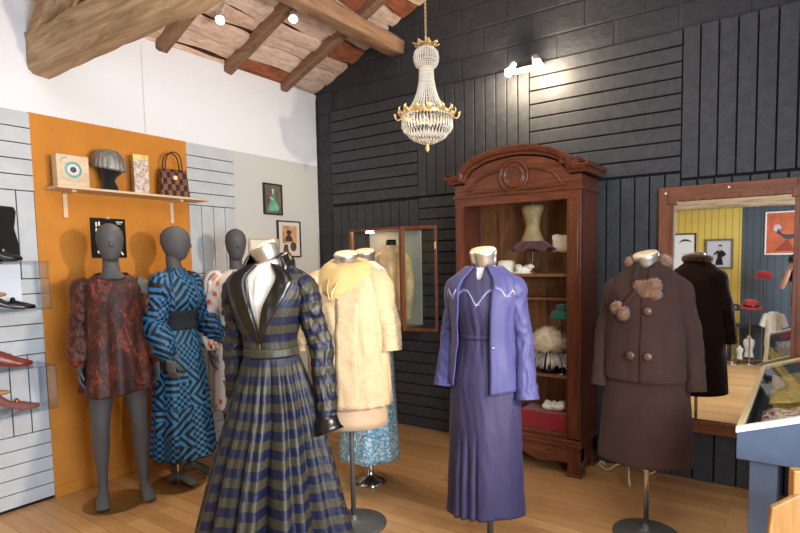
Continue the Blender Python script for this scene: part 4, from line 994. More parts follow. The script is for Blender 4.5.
# scroll-footed iron stand behind the brown skirt
t = empty('scroll_stand', (3.12, -.24, 0), .3, 'cream wrought iron stand on three curled feet behind the brown skirt', 'stand')
MB().tube([(0, 0, .06), (0, 0, .42)], [.008, .008], 10).build('stem', M['cream'], t)
MB().lathe([(.06, .42), (.06, .428), (.002, .43)], 24).build('top_plate', M['cream'], t)
for q in range(3):
    a = 2*pi*q/3+2.6; o = Vector((cos(a), sin(a), 0)); z = Vector((0, 0, 1)); pts = [z*.08, o*.05+z*.085, o*.10+z*.06, o*.14+z*.02, o*.18+z*.012, o*.215+z*.03, o*.215+z*.055, o*.19+z*.06, o*.183+z*.042]
    MB().tube(pts, [.0065]*9, 8, sub=4).build('scroll_foot', M['cream'], t)

# ===== glass wall cabinet with open door
KX0, KX1, KY, KZ0, KZ1 = .70, 1.285, -.35, .93, 1.815
t = empty('glass_cabinet', ((KX0+KX1)/2, 0, 0), 0, 'dark red-brown framed glass wall cabinet with a lamp and open door', 'cabinet')
def kb(mb, nm, m, parent=None, **kw):
    o = mb.build(nm, M[m], parent or t, **kw); o.location = (-(KX0+KX1)/2, 0, 0) if not parent else (0, 0, 0); return o
fr = .028
kb(MB().box((KX0, -.062, KZ0), (KX1, -.050, KZ1)), 'back_panel', 'wallgrey')
kb(MB().box((KX0, KY, KZ1-.022), (KX1, -.05, KZ1)), 'top_board', 'mahogx'); kb(MB().box((KX0, KY, KZ0), (KX1, -.05, KZ0+.022)), 'bottom_board', 'mahogx')
for x in (KX0, KX1-fr): 
    kb(MB().box((x, KY, KZ0+.02), (x+fr, KY+.03, KZ1-.02)), 'post', 'frameW', bevel=.003)
for x in (KX0, KX1-.012): kb(MB().box((x+.003, KY+.03, KZ0+.02), (x+.009, -.06, KZ1-.02)), 'side_glass', 'glass')
# door swung open on the right post
dx = Vector((.20, .06, 0)); 
dl = empty('door'); dl.parent = t; dl.location = (KX1-(KX0+KX1)/2, KY, 0)
DW = .31; da = atan2(.36, .94) if False else R_(18)
dl.rotation_euler[2] = da
for a, b, nm in (((0, -.012, KZ0), (.026, .012, KZ1), 'door_stile'), ((DW-.022, -.012, KZ0), (DW, .012, KZ1), 'door_stile'), ((.026, -.012, KZ1-.026), (DW-.022, .012, KZ1), 'door_rail'), ((.026, -.012, KZ0), (DW-.022, .012, KZ0+.026), 'door_rail')):
    o = MB().box(a, b).build(nm, M['frameW'] if nm == 'door_stile' and a[0] == 0 else M['mahog'], dl, bevel=.002)
MB().box((.026, -.002, KZ0+.026), (DW-.022, .002, KZ1-.026)).build('door_glass', M['glass'], dl)
MB().box((DW-.018, -.022, 1.62), (DW-.004, -.012, 1.68)).build('latch', M['gold'], dl)
o = MB().lathe([(.035, 0), (.035, .012), (.002, .012)][::-1], 24).build('puck_lamp', M['bulb'], t, (-.14+.0, -.24, KZ1-.036))
# beige lace jacket on a black bust inside
b = empty('lace_jacket_bust', (1.06, -.20, KZ0+.024), 0, 'black bust inside the glass cabinet under the beige jacket', 'bust form')
MB().lathe([(.10, 0), (.10, .01), (.02, .02), (.02, .25)], 24).build('foot', M['black'], b)
Prof([(.2, .11, .08, .08), (.45, .12, .085, .08), (.60, .13, .07, .07), (.66, .08, .05, .05), (.70, .05, .045, .045), (.76, .045, .045, .045)]).body(.76, .2, 30, 20, cap0=True, cap1=True).build('torso', M['black'], b)
t = empty('lace_jacket', (1.06, -.20, KZ0+.024), 0, 'beige lace jacket with stand-up collar inside the glass cabinet', 'jacket')
Prof([(.14, .135, .095, .09), (.45, .14, .10, .09), (.58, .155, .085, .08), (.64, .12, .065, .065), (.68, .07, .055, .055), (.71, .082, .066, .066)], fold=lambda a, z: .004*sin(8*a+z*9)).body(.71, .14, 50, 24, cap1=False).build('jacket_body', M['lacebeige'], t, solid=.004)
for sg in (-1, 1): sleeve([(sg*.10, 0, .63), (sg*.15, 0, .58), (sg*.185, -.01, .40), (sg*.185, -.03, .20), (sg*.185, -.04, .07)], [(.03, .05), (.045, .055), (.05, .055), (.045, .045), (.035, .035)], 'sleeve', M['lacebeige'], t, wrinkle(71+sg, .004), 18)

# ===== wall shelf and its things
t = empty('wall_shelf', (.0, -1.99, 2.015), 0, 'pale pine shelf on two brackets high on the ochre panel', 'shelf')
SY0, SY1 = -2.475, -1.42
MB().box((.02, SY0+1.99, 0.0), (.22, SY1+1.99, .016)).build('board', M['pine'], t, bevel=.002)
for y in (-2.36, -1.62):
    MB().box((.02, y+1.99-.013, -.17), (.032, y+1.99+.013, 0)).build('bracket', M['pine'], t); 
    o = t.children[-1]; MB().box((.032, -.013, -.014), (.17, .013, 0)).build('bracket_arm', M['pine'], o, (0, y+1.99, 0))
ST = 2.0315
t = empty('craft_box', (.125, -2.355, ST), R_(0), 'pale wooden box with a blue flower pattern on its lid, on the shelf', 'box')
BW = .095
MB().box((-.035, -BW, 0), (.035, BW, .205)).build('box_body', M['pine'], t, bevel=.003)
k = plain('turquoise_paint', (82, 174, 190), .5); k2 = plain('navy_paint', (54, 80, 120), .5)
mb = MB(); Mx = Matrix.Translation((.0352, .0, .112)) @ Matrix.Rotation(pi/2, 4, 'Y')
mb.lathe([(.05, 0), (.05, .0012), (.038, .0014)], 28, M_=Mx, cap=False); mb.build('flower_ring', k, t)
mb = MB()
for q in range(10):
    a = 2*pi*q/10; mb.ball((.0362, cos(a)*.026, .112+sin(a)*.026), (.0016, .006 if q % 2 else .007, .006), 8, 6)
mb.build('flower_petals', M['white'], t)
mb = MB(); mb.lathe([(.018, 0), (.018, .0012), (.001, .0012)], 16, M_=Mx); mb.build('flower_heart', k2, t)
mb = MB()
for q in range(12):
    a = pi+pi*q/11; mb.ball((.0358, cos(a)*.072, .095+sin(a)*.062), (.0012, .006, .004), 8, 5)
for y, z in ((-.06, .18), (-.04, .185), (-.07, .165)): mb.ball((.0358, y, z), (.0012, .01, .007), 8, 5)
mb.build('scroll_pattern', plain('pale_blue_paint', (140, 178, 196), .5), t)
t = empty('head_stand', (.13, -2.12, ST), R_(90+35), 'black velvet display head on the shelf under the silver turban', 'display head')
MB().tube([(0, 0, 0), (0, 0, .03), (0, .005, .07), (0, 0, .11), (0, -.01, .15), (0, 0, .20), (0, 0, .23)], [(.055, .06), (.045, .05), (.036, .04), (.045, .055), (.066, .08), (.07, .088), (.04, .05)], 22, sub=4).build('head', M['blackcloth'], t)
t = empty('turban_hat', (.13, -2.12, ST+.0), R_(90+35), 'silver lame turban hat on the black display head', 'hat')
mb = MB(); rs = []
for q in range(13):
    u = q/12; z = .145+.135*sin(u*pi/2); r = .098*cos(u*pi/2)**.55 if q < 12 else .003
    rs.append([Vector((sin(a)*(r+.003*sin(22*a)*(1-u)), -cos(a)*(r*1.1+.003*sin(22*a)*(1-u))-.0, z-.02*cos(a)*(1-u))) for a in [2*pi*i/96 for i in range(96)]])
mb.rings(rs).build('turban', M['lame'], t)
t = empty('patterned_box', (.12, -1.90, ST), R_(-12), 'tall box with mauve and gold floral wrapping between the turban and the handbag', 'box')
k = NT('mauve_gold_wrapping'); vo = k.noise(k.coord(), 34, 5, .7, 1); k.set(Base_Color=k.ramp(vo, [(.36, lin((116, 88, 84))), (.48, lin((178, 160, 150))), (.6, lin((222, 206, 190))), (.7, lin((226, 190, 70)))]), Roughness=.4)
MB().box((-.03, -.050, 0), (.03, .050, .275)).build('box_body', k.m, t, bevel=.003)
MB().box((-.032, -.052, .235), (.032, .052, .277)).build('lid', plain('gold_pink_lid', (222, 178, 110), .5, vary=.3, bump=.1), t, bevel=.003)
t = empty('handbag', (.125, -1.655, ST), R_(-10), 'brown patchwork snakeskin handbag with twin handles on the shelf end', 'bag'); t.scale = (1.1, 1.2, 1.25)
k = NT('patchwork_leather'); co = k.coord(); ck = k.n('ShaderNodeTexChecker', Scale=38, Vector=k.coord(scale=(.01, 1.1, .72))).outputs[1]; g = k.noise(co, 60, 3)
k.set(Base_Color=k.mix(ck, k.ramp(g, [(.3, lin((96, 52, 36))), (.7, lin((150, 96, 70)))]), lin((30, 22, 20))), Roughness=.35)
mb = MB(); mb.hexa([(-.05, -.085, 0), (.05, -.085, 0), (.05, .085, 0), (-.05, .085, 0), (-.025, -.078, .165), (.025, -.078, .165), (.025, .078, .165), (-.025, .078, .165)]); mb.build('bag_body', k.m, t, bevel=.006)
MB().box((.028, -.012, .10), (.046, .012, .125)).build('clasp', M['gold'], t, bevel=.003)
for x in (-.022, .022): MB().tube([(x, -.052, .15), (x*1.2, -.048, .21), (x*1.2, -.025, .255), (x*1.2, .012, .265), (x*1.2, .042, .235), (x, .052, .15)], [(.007, .004)]*6, 8, sub=5).build('handle', plain('brown_leather', (74, 40, 30), .4), t)

# ===== poster and framed pictures on the left wall
t = empty('poster', (.021, -2.095, 1.58), 0, 'black poster with small white lettering behind the velvet dress mannequin', 'poster')
MB().box((0, -.118, 0), (.004, .118, .275)).build('sheet', plain('glossy_black_print', (20, 20, 24), .25), t)
mb = MB()
for q, (y, z, w_, h_) in enumerate([(-.085, .215, .012, .03), (-.066, .222, .012, .028), (-.085, .178, .01, .028), (-.066, .182, .01, .026), (-.08, .15, .022, .006), (.055, .25, .045, .006), (.06, .238, .03, .004), (-.08, .03, .012, .02)]): mb.box((.004, y, z), (.0048, y+w_, z+h_))
mb.prism([(.055, .075), (.062, .08), (.098, .022), (.088, .018)], 0, .004, .0048)
mb.build('white_lettering', M['paper'], t)
MB().tube([(.006, -.01, .27), (.006, 0, .285), (.006, .01, .27)], [.003]*3, 6).build('clip', M['white'], t)
def picture(pos, w_, h_, fm, label, fw=.012, mat_w=.0, matc=None, pic=None, ax='x', group=None, cat='picture'):
    t = empty('framed_picture', pos, 0 if ax == 'x' else R_(90), label, cat, group)
    mb = MB()
    for a, b in (((0, 0, 0), (.022, fw, h_)), ((0, w_-fw, 0), (.022, w_, h_)), ((0, fw, 0), (.022, w_-fw, fw)), ((0, fw, h_-fw), (.022, w_-fw, h_))): mb.box(a, b)
    mb.build('frame', fm, t, bevel=.002)
    MB().box((0, fw, fw), (.012, w_-fw, h_-fw)).build('print', pic, t)
    return t
k = NT('portrait_background'); g = k.noise(k.coord(), 12, 4); k.set(Base_Color=k.ramp(g, [(.3, lin((84, 76, 66))), (.7, lin((124, 112, 96)))]), Roughness=.4)
t = picture((0, -.72, 1.972), .215, .285, M['black'], 'small black framed portrait of a seated lady in a green gown', pic=k.m)
grn = plain('sea_green_paint', (86, 152, 126), .6, vary=.25); fl = plain('pale_flesh_paint', (222, 190, 160), .6)
def flat(poly, x0, x1): return MB().prism(poly, 0, x0, x1)
flat([(.05, .035), (.165, .035), (.175, .07), (.14, .12), (.125, .155), (.13, .19), (.115, .205), (.095, .20), (.085, .17), (.092, .15), (.07, .11)], .012, .0135).build('green_gown', grn, t)
mb = MB(); mb.ball((.0125, .108, .225), (.0015, .012, .016), 12, 8); mb.prism([(.098, .195), (.12, .195), (.115, .212), (.103, .212)], 0, .0125, .0145); mb.prism([(.075, .165), (.085, .16), (.11, .14), (.10, .13), (.07, .155)], 0, .0125, .0145); mb.build('figure', fl, t)
t = picture((0, -.575, 1.58), .285, .345, M['black'], 'larger black framed print of a lady in a hat, right of the green gown portrait', pic=plain('ivory_print', (214, 208, 198), .4))
flat([(.06, .13), (.24, .13), (.24, .30), (.06, .30)], .012, .013).build('print_panel', plain('tan_print', (196, 152, 112), .5, vary=.25), t)
mb = MB(); mb.ball((.0135, .14, .235), (.0015, .035, .022), 16, 8); mb.prism([(.09, .15), (.19, .15), (.17, .20), (.15, .215), (.125, .215), (.10, .19)], 0, .013, .0145); mb.ball((.0135, .19, .10), (.0015, .04, .045), 16, 10); mb.prism([(.06, .05), (.13, .05), (.12, .12), (.08, .12)], 0, .013, .0145); mb.build('ink_figures', plain('dark_ink', (70, 58, 54), .5, vary=.4), t)
t = picture((0, -.90, 1.45), .33, .30, M['pine'], 'pale wood framed pencil drawing beside the floral mannequin', pic=M['paper'])
mb = MB()
for q in range(5): mb.tube([(.0125, .08+q*.03, .10), (.0125, .10+q*.03, .15), (.0125, .09+q*.03, .2)], [.0012]*3, 5)
mb.build('pencil_lines', plain('pencil_grey', (150, 146, 140), .7), t)

# ===== shoe display on the slat panel
def riser(x1, y0, y1, z0, z1, label):
    t = empty('shoe_riser', (.023, (y0+y1)/2, z0), 0, label, 'display riser', 'clear acrylic shoe risers'); h = (y1-y0)/2; H = z1-z0; th = .005
    MB().box((0, -h, H-th), (x1, h, H)).build('top_sheet', M['acrylic'], t, bevel=.001)
    MB().box((0, h-th, 0), (x1, h, H-th)).build('side_sheet', M['acrylic'], t); MB().box((0, -h, 0), (x1, -h+th, H-th)).build('side_sheet', M['acrylic'], t)
    MB().box((0, -h+th, 0), (x1, h-th, th)).build('bottom_sheet', M['acrylic'], t)
    return t
riser(.20, -3.05, -2.555, 1.262, 1.56, 'upper acrylic riser, black shoe inside and black pouch on top')
riser(.26, -3.05, -2.575, .655, .925, 'lower acrylic riser holding the dusky pink pump')
def shoe(pos, rz, label, m, heel=.05, lace=False, L=.24, buckle=False, pointed=False):
    t = empty('shoe', pos, rz, label, 'shoe', 'shoes shown on the slat panel'); t.scale = (1, 1.1, 1.3)
    # toe toward +x local
    sole = []; n = 22; rs = []
    for i in range(n+1):
        u = i/n; x = -L/2+L*u
        lift = heel*(1-min(1, u/.62))**1.1 if u < .62 else 0
        wd = .030+.012*sin(min(1, u/.75)*pi*.5)*(1 if u < .75 else 1)
        if u > .72: wd *= sqrt(max(.0, 1-((u-.72)/.285)**(1.3 if pointed else 2)))+.03
        if u < .12: wd *= .75+u*2
        top = lift+(.055 if u < .15 else lerp(.055, .03, min(1, (u-.15)/.3)) if u < .45 else lerp(.03, .042 if not lace else .05, (u-.45)/.15) if u < .6 else lerp(.042 if not lace else .05, .016, (u-.6)/.4))
        if lace and .12 < u < .6: top = lift+.058+.01*sin(u*6)
        rs.append([Vector((x, wd*cos(th)*(1 if sin(th) < .3 else .86), (lift if sin(th) < 0 else 0)+ (0 if sin(th) < 0 else lift+(top-lift)*sin(th)**.6)+.004)) for th in [2*pi*q/18-.001 for q in range(18)]])
    MB().rings(rs).build('upper', m, t)
    MB().tube([(-L/2+.028, 0, heel+.006), (-L/2+.03, 0, heel*.5), (-L/2+.026, 0, 0)], [(.024, .024), (.012, .012), (.009, .009)], 12, sub=3).build('heel', m, t)
    if not lace: MB().ball((-L/2+.07, 0, heel*.8+.046), (.045, .020, .012), 14, 8).build('insole', plain('tan_insole', (170, 120, 80), .6), t)
    if lace:
        for q in range(3): MB().tube([(-.03+q*.02, -.018, .052), (-.025+q*.02, 0, .066), (-.03+q*.02, .018, .052)], [.0025]*3, 6).build('lace', M['redbox'] if m is not M['black'] else M['black'], t)
    if buckle: MB().ball((.015, 0, .048), (.014, .026, .012), 12, 8).build('buckle', buckle, t)
    return t
oxb = plain('oxblood_leather', (112, 36, 32), .35); pkb = plain('dusky_pink_suede', (116, 70, 66), .7, bump=.1)
shoe((.15, -2.745, 1.268), R_(78), 'black leather shoe in the upper acrylic riser', plain('black_leather', (16, 17, 22), .3), .035, buckle=M['black'], L=.25)
shoe((.15, -2.775, .926), R_(80), 'oxblood laced shoe on top of the lower acrylic riser', oxb, .03, lace=True, L=.24)
shoe((.16, -2.765, .661), R_(76), 'dusky pink suede pump with copper bow inside the lower riser', pkb, .06, buckle=plain('copper', (214, 130, 84), .25, .9), L=.25, pointed=True)
tag(MB().box((.03, -3.04, 1.268), (.034, -2.64, 1.545)).build('glossy_print', plain('glossy_white_print', (214, 222, 236), .12), None), 'glossy pale print standing in the upper acrylic riser', 'print')
t = empty('velvet_pouch', (.05, -2.80, 1.561), 0, 'black velvet upright pouch with gold embroidery above the shoe risers', 'pouch')
mb = MB(); mb.prism([(-.17, 0), (.150, 0), (.155, .10), (.135, .20), (.15, .30), (.14, .33), (-.17, .345)], 0, 0, .02); mb.build('pouch_body', M['blackcloth'], t, bevel=.008)
mb = MB()
for q in range(6): mb.tube([(.021, -.085, .10+q*.022), (.022, -.065, .108+q*.022), (.021, -.075, .116+q*.022)], [.003]*3, 6)
mb.build('gold_embroidery', M['gold'], t)
shoe((.14, -2.775, 1.561), R_(84), 'black strapped shoe standing before the velvet pouch', M['black'], .075, L=.22, buckle=M['steel'])

# ===== chandelier
t = empty('chandelier', (2.0, -1.0, 0), 0, 'crystal basket chandelier with gilt leaf bands hanging from the roof', 'chandelier')
def strands(name, prof, n, bead=.0075, step=.015, flat_=1.0):
    mb = MB()
    P = [Vector((r, 0, z)) for r, z in prof]; R = [(0.01, 0.01)]*len(P); P, _ = smoothpath(P, R, 6)
    # sample at even distances
    pts = [P[0]]; acc = 0
    for a, b in zip(P, P[1:]):
        seg = (b-a).length; d = step-acc
        while d <= seg and seg > 0: pts.append(a.lerp(b, d/seg)); d += step
        acc = (acc+seg) % step
    for q in range(n):
        a = 2*pi*q/n
        for i, p in enumerate(pts):
            c = Vector((p.x*cos(a), p.x*sin(a), p.z)); s_ = bead*(.85 if i % 2 else 1)
            vs = [c+Vector(v)*s_ for v in ((1, 0, 0), (0, 1, 0), (-1, 0, 0), (0, -1, 0), (0, 0, 1.15), (0, 0, -1.15))]
            mb.add(vs, [(0, 1, 4), (1, 2, 4), (2, 3, 4), (3, 0, 4), (1, 0, 5), (2, 1, 5), (3, 2, 5), (0, 3, 5)], None, False)
    o = mb.build(name, M['crystal'], t); o['kind'] = 'stuff'; return o
strands('crystal_ball', [(.032, 2.905), (.068, 2.885), (.08, 2.845), (.07, 2.80), (.038, 2.775)], 30, .0082, .0135)
strands('crystal_column', [(.044, 2.765), (.048, 2.70), (.064, 2.62), (.092, 2.555), (.130, 2.50)], 32, .0078, .0125)
strands('crystal_band', [(.125, 2.515), (.135, 2.475)], 44, .007, .013)
k = NT('clear_prisms'); 
mb = MB()
for tier, (r0, z0, r1, z1, n) in enumerate(((.168, 2.455, .150, 2.36, 46), (.150, 2.375, .085, 2.31, 34), (.088, 2.325, .03, 2.29, 20))):
    for q in range(n):
        a = 2*pi*q/n; o = Vector((cos(a), sin(a), 0)); s_ = Vector((-sin(a), cos(a), 0)); A = o*r0+Vector((0, 0, z0)); B = o*r1+Vector((0, 0, z1)); mid = A.lerp(B, .62)+o*.008; w_ = .0075
        mb.add([A, mid+s_*w_, mid-s_*w_, mid+o*.007, mid-o*.006, B], [(0, 1, 3), (0, 3, 2), (0, 4, 1), (0, 2, 4), (5, 3, 1), (5, 2, 3), (5, 1, 4), (5, 4, 2)], None, False)
        mb.ball(A+Vector((0, 0, .008)), .006, 6, 4)
o = mb.build('crystal_basket', M['crystal'], t); o['kind'] = 'stuff'
MB().lathe([(.166, 2.462), (.172, 2.468), (.172, 2.488), (.166, 2.492), (.160, 2.478), (.166, 2.462)], 48, cap=False).build('gilt_hoop', M['gold'], t)
for q in range(14):
    a = 2*pi*q/14; o = Vector((cos(a), sin(a), 0)); mb = MB(); mb.tube([o*.168+Vector((0, 0, 2.47)), o*.184+Vector((0, 0, 2.488)), o*.190+Vector((0, 0, 2.505)), o*.182+Vector((0, 0, 2.522))], [(.016, .004), (.02, .004), (.014, .004), (.004, .003)], 8, side=(-sin(a), cos(a), 0), sub=3); mb.build('gilt_leaf', M['gold'], t)
for q in range(4):
    a = 2*pi*q/4+.5; o = Vector((cos(a), sin(a), 0)); MB().tube([o*.165+Vector((0, 0, 2.465)), o*.195+Vector((0, 0, 2.45)), o*.212+Vector((0, 0, 2.472)), o*.212+Vector((0, 0, 2.49))], [(.005, .005), (.005, .005), (.006, .006), (.010, .010)], 8, sub=3).build('candle_arm', M['gold'], t)
MB().lathe([(.040, 2.758), (.046, 2.764), (.046, 2.776), (.040, 2.782), (.034, 2.77), (.040, 2.758)], 32, cap=False).build('gilt_collar', M['gold'], t)
for q in range(8):
    a = 2*pi*q/8; o = Vector((cos(a), sin(a), 0)); MB().tube([o*.01+Vector((0, 0, 2.915)), o*.04+Vector((0, 0, 2.93)), o*.07+Vector((0, 0, 2.925)), o*.088+Vector((0, 0, 2.938))], [(.012, .003), (.02, .003), (.018, .003), (.004, .002)], 8, side=(-sin(a), cos(a), 0), sub=3).build('crown_leaf', M['gold'], t)
MB().lathe([(.014, 2.905), (.02, 2.92), (.012, 2.945), (.008, 2.96), (.008, 2.97)], 16).build('hanger', M['gold'], t)
MB().lathe([(.003, 2.235), (.012, 2.25), (.016, 2.268), (.009, 2.28), (.02, 2.292), (.03, 2.297)], 16).build('finial', M['gold'], t)
mb = MB(); z = 2.965; q = 0
while z < roofz(2.0)+.04:
    Mt = Matrix.Translation((0, 0, z)) @ Matrix.Rotation(pi/2*(q % 2), 4, 'Z'); mb.tube([Mt @ Vector((.007*cos(u), 0, .016*sin(u))) for u in [2*pi*i/10 for i in range(11)]], [.0018]*11, 5, cap=False); z += .026; q += 1
mb.build('chain', M['gold'], t)

# ===== lamps
def spot(name, loc, energy, target, size=60, color=(1, .80, .56), blend=.6, r=.04, parent=None):
    L = bpy.data.lights.new(name, 'SPOT'); L.energy = energy; L.spot_size = R_(size); L.spot_blend = blend; L.color = color; L.shadow_soft_size = r
    o = bpy.data.objects.new(name, L); COL.objects.link(o); d = Vector(target)-Vector(loc); o.rotation_euler = d.to_track_quat('-Z', 'Y').to_euler()
    o.location = Vector(loc)
    return o
def spotlamp(pos, target, label, energy, size=70, mount=(0, 0, .1), color=(1, .80, .56), group='small spotlights', blend=.6, r=.04, point=False):
    pos, target = Vector(pos), Vector(target); d = (target-pos).normalized()
    t = empty('spotlight', pos, 0, label, 'spotlight', group)
    Mt = Vector((0, 0, 1)).rotation_difference(d).to_matrix().to_4x4()
    MB().lathe([(.012, -.10), (.026, -.095), (.030, -.06), (.034, .0), (.033, .004), (.030, -.002), (.026, -.03), (.002, -.035)], 24, M_=Mt).build('lamp_housing', M['wmetal'], t)
    if point: MB().ball((0, 0, .012), (.030, .030, .030), 16, 10, M_=Mt).build('bulb', M['bulb'], t)
    else: MB().ball((0, 0, -.012), (.024, .024, .016), 14, 8, M_=Mt).build('bulb', M['bulb'], t)
    MB().tube([Vector(d)*-.06, Vector(mount)], [.007, .007], 8).build('mount_arm', M['wmetal'], t)
    if point:
        L = bpy.data.lights.new('bulb_light', 'POINT'); L.energy = energy; L.color = color; L.shadow_soft_size = .03
        o = bpy.data.objects.new('bulb_light', L); COL.objects.link(o); o.location = pos+d*.085; return t
    s = spot('spot_beam', pos+d*.04, energy, target, size, color, blend, r); return t
spotlamp((.56, -1.50, 3.27), (2.4, -3.4, .6), 'lit white spotlight beside the tie beam under the roof', 60, 90, (-.03, .08, .17))
spotlamp((.84, -1.06, 3.36), (2.3, -2.6, .8), 'lit white spotlight under the rafters near the purlin', 60, 90, (-.03, .05, .16))
# wall rail above the wardrobe with two lamps
t = empty('lamp_rail', (2.31, -.06, 2.965), 0, 'white lamp rail on the dark boards above the wardrobe', 'lamp rail')
MB().box((-.12, -.03, -.015), (.13, .012, .02)).build('rail', M['wmetal'], t, bevel=.004)
spotlamp((2.20, -.17, 2.94), (2.1, -.75, 2.2), 'lit spotlight at the left end of the wall rail', 14, 120, (.0, .11, .02), point=True)
spotlamp((2.425, -.17, 2.96), (2.8, -.75, 2.3), 'lit spotlight at the right end of the wall rail', 30, 120, (.0, .11, .01), point=True)

# ===== what the mirror shows behind the viewpoint
o = rough_beam('lintel_beam', (1.8, -5.18, 2.35), (RX, -5.18, 2.33), .16, .24, M['beam'], 13, 30, .02)
tag(o, 'weathered lintel beam along the yellow and slate boards, seen in the mirror', 'beam')
def bpicture(x0, x1, z0, z1, fm, label, pic, fw=.02):
    t = empty('framed_picture', (x0, RY, z0), 0, label, 'picture', None); w_, h_ = x1-x0, z1-z0
    mb = MB()
    for a, b in (((0, 0, 0), (fw, .025, h_)), ((w_-fw, 0, 0), (w_, .025, h_)), ((fw, 0, 0), (w_-fw, .025, fw)), ((fw, 0, h_-fw), (w_-fw, .025, h_))): mb.box(a, b)
    mb.build('frame', fm, t, bevel=.002); MB().box((fw, 0, fw), (w_-fw, .012, h_-fw)).build('print', pic, t); return t
def flaty(poly, d0=.012, d1=.014): return MB().prism(poly, 1, d0, d1)
t = bpicture(2.26, 2.80, 1.32, 1.88, M['black'], 'black framed white print with a fine brush stroke on the yellow boards', M['paper'])
o = MB().tube([(.30, .014, .42), (.36, .014, .455), (.43, .014, .45), (.48, .014, .425)], [(.004, .003), (.014, .003), (.012, .003), (.003, .003)], 8, side=(0, 0, 1), sub=4).build('brush_stroke', M['black'], t)
MB().tube([(.34, .014, .25), (.40, .014, .24), (.45, .014, .255)], [.003]*3, 6).build('pen_line', M['black'], t)
t = bpicture(2.92, 3.30, 1.33, 1.78, plain('grey_brown_frame', (120, 104, 84), .5), 'grey-brown framed picture of a lady in black on the yellow boards', plain('pale_grey_print', (206, 206, 212), .4), .03)
flaty([(.14, .06), (.25, .06), (.235, .15), (.225, .17), (.275, .20), (.285, .23), (.235, .28), (.215, .285), (.185, .285), (.155, .27), (.115, .225), (.12, .205), (.165, .235), (.17, .17), (.15, .12)]).build('black_dress', M['black'], t)
mb = MB(); mb.ball((.20, .013, .325), (.02, .002, .027), 12, 8); mb.prism([(.185, .27), (.215, .27), (.21, .31), (.19, .31)], 1, .013, .0155); mb.build('figure', fl, t)
MB().ball((.203, .0125, .345), (.025, .002, .02), 12, 8).build('dark_hair', M['black'], t)
t = bpicture(3.69, 4.13, 1.53, 2.14, M['paper'], 'orange picture with a dark bird-like shape on the slate boards', plain('orange_print', (200, 98, 62), .45, vary=.12), .018)
flaty([(.14, .30), (.19, .27), (.24, .22), (.30, .21), (.36, .24), (.385, .28), (.33, .285), (.27, .28), (.2, .30), (.16, .37)]).build('dark_shape', plain('slate_ink', (64, 62, 78), .5), t)
flaty([(.10, .34), (.17, .33), (.20, .38), (.17, .43), (.11, .42)]).build('pale_shape', plain('pale_ink', (196, 184, 190), .5), t)
flaty([(.26, .21), (.28, .21), (.36, .05), (.24, .05), (.10, .04)], .012, .013).build('shadow_shape', plain('rust_ink', (150, 60, 34), .5), t)

def hatstand(x, y, h, label):
    return tag(MB().lathe([(.09, 0), (.09, .008), (.012, .02), (.007, .03), (.007, h-.01), (.04, h), (.002, h+.004)], 20).build('hat_stand', M['steel'], None, (x, y, 0)), label, 'hat stand', 'thin hat stands')
hatstand(3.70, -5.0, 1.20, 'taller thin hat stand under the upper red hat'); hatstand(3.56, -4.85, .80, 'shorter thin hat stand under the lower red hat')
hatstand(3.36, -4.75, .76, 'thin stand under the small black hat')
hat('felt_hat', (3.70, -5.0, 1.20), .2, 'wide red hat on the taller stand, seen in the mirror', M['red'], .17, .10, .10, 'hats on thin stands', (.1, .1), M['redbox'])
hat('felt_hat', (3.56, -4.85, .80), .2, 'red hat with dark band on the shorter stand, seen in the mirror', M['red'], .155, .095, .11, 'hats on thin stands', (-.1, .1), M['black'])
hat('felt_hat', (3.36, -4.75, .765), .2, 'small black hat seen low in the mirror', M['black'], .10, .07, .09, 'hats on thin stands')
t = empty('bench', (3.55, -5.12, 0), 0, 'low dark console bench against the slate boards', 'bench')
MB().box((-.28, -.12, .50), (.30, .12, .535)).build('bench_top', M['bluedark'], t, bevel=.004)
for x in (-.26, .26):
    for y in (-.10, .10): MB().box((x-.02, y-.015, 0), (x+.02, y+.015, .50)).build('leg', M['bluedark'], t)
def minibust(x, y, k_, label):
    t = empty('miniature_bust', (x, y, 0), 0, label, 'bust form', 'miniature white busts'); k = k_
    MB().lathe([(.06*k, 0), (.05*k, .01), (.012*k, .03), (.012*k, .12*k)], 16).build('foot', M['black'], t)
    Prof([(.10*k, .07*k, .05*k, .05*k), (.20*k, .05*k, .04*k, .04*k), (.30*k, .075*k, .055*k, .05*k), (.35*k, .075*k, .04*k, .04*k), (.38*k, .03*k, .025*k, .025*k), (.42*k, .022*k, .02*k, .02*k)]).body(.42*k, .1*k, 24, 16, cap0=True, cap1=True).build('torso', M['form'], t)
minibust(3.55, -4.90, .95, 'larger miniature white bust on the floor by the slate boards'); minibust(3.44, -4.88, .6, 'smaller miniature white bust beside the larger one')
t = empty('blouse_stand', (3.84, -4.75, 0), 0, 'thin stand carrying the white blouse, seen in the mirror', 'stand')
MB().lathe([(.13, 0), (.13, .01), (.012, .02), (.010, .72)], 20).build('pole', M['steel'], t)
bw = empty('white_blouse', (3.84, -4.75, 0), 0, 'white blouse with short sleeves hanging on a stand, seen in the mirror', 'blouse'); bw.scale = (.68, .8, .93)
Prof([(.30, .15, .08, .08), (.6, .135, .08, .08), (.76, .15, .06, .06), (.80, .10, .05, .05), (.82, .06, .05, .05)], fold=lambda a, z: .008*sin(7*a)).body(.82, .3, 50, 20, cap1=True, cap0=True).build('blouse_body', M['form'], bw)
for sg in (-1, 1): sleeve([(sg*.11, 0, .77), (sg*.15, 0, .73), (sg*.20, 0, .60)], [(.04, .05), (.05, .05), (.055, .05)], 'sleeve', M['form'], bw, None, 16)

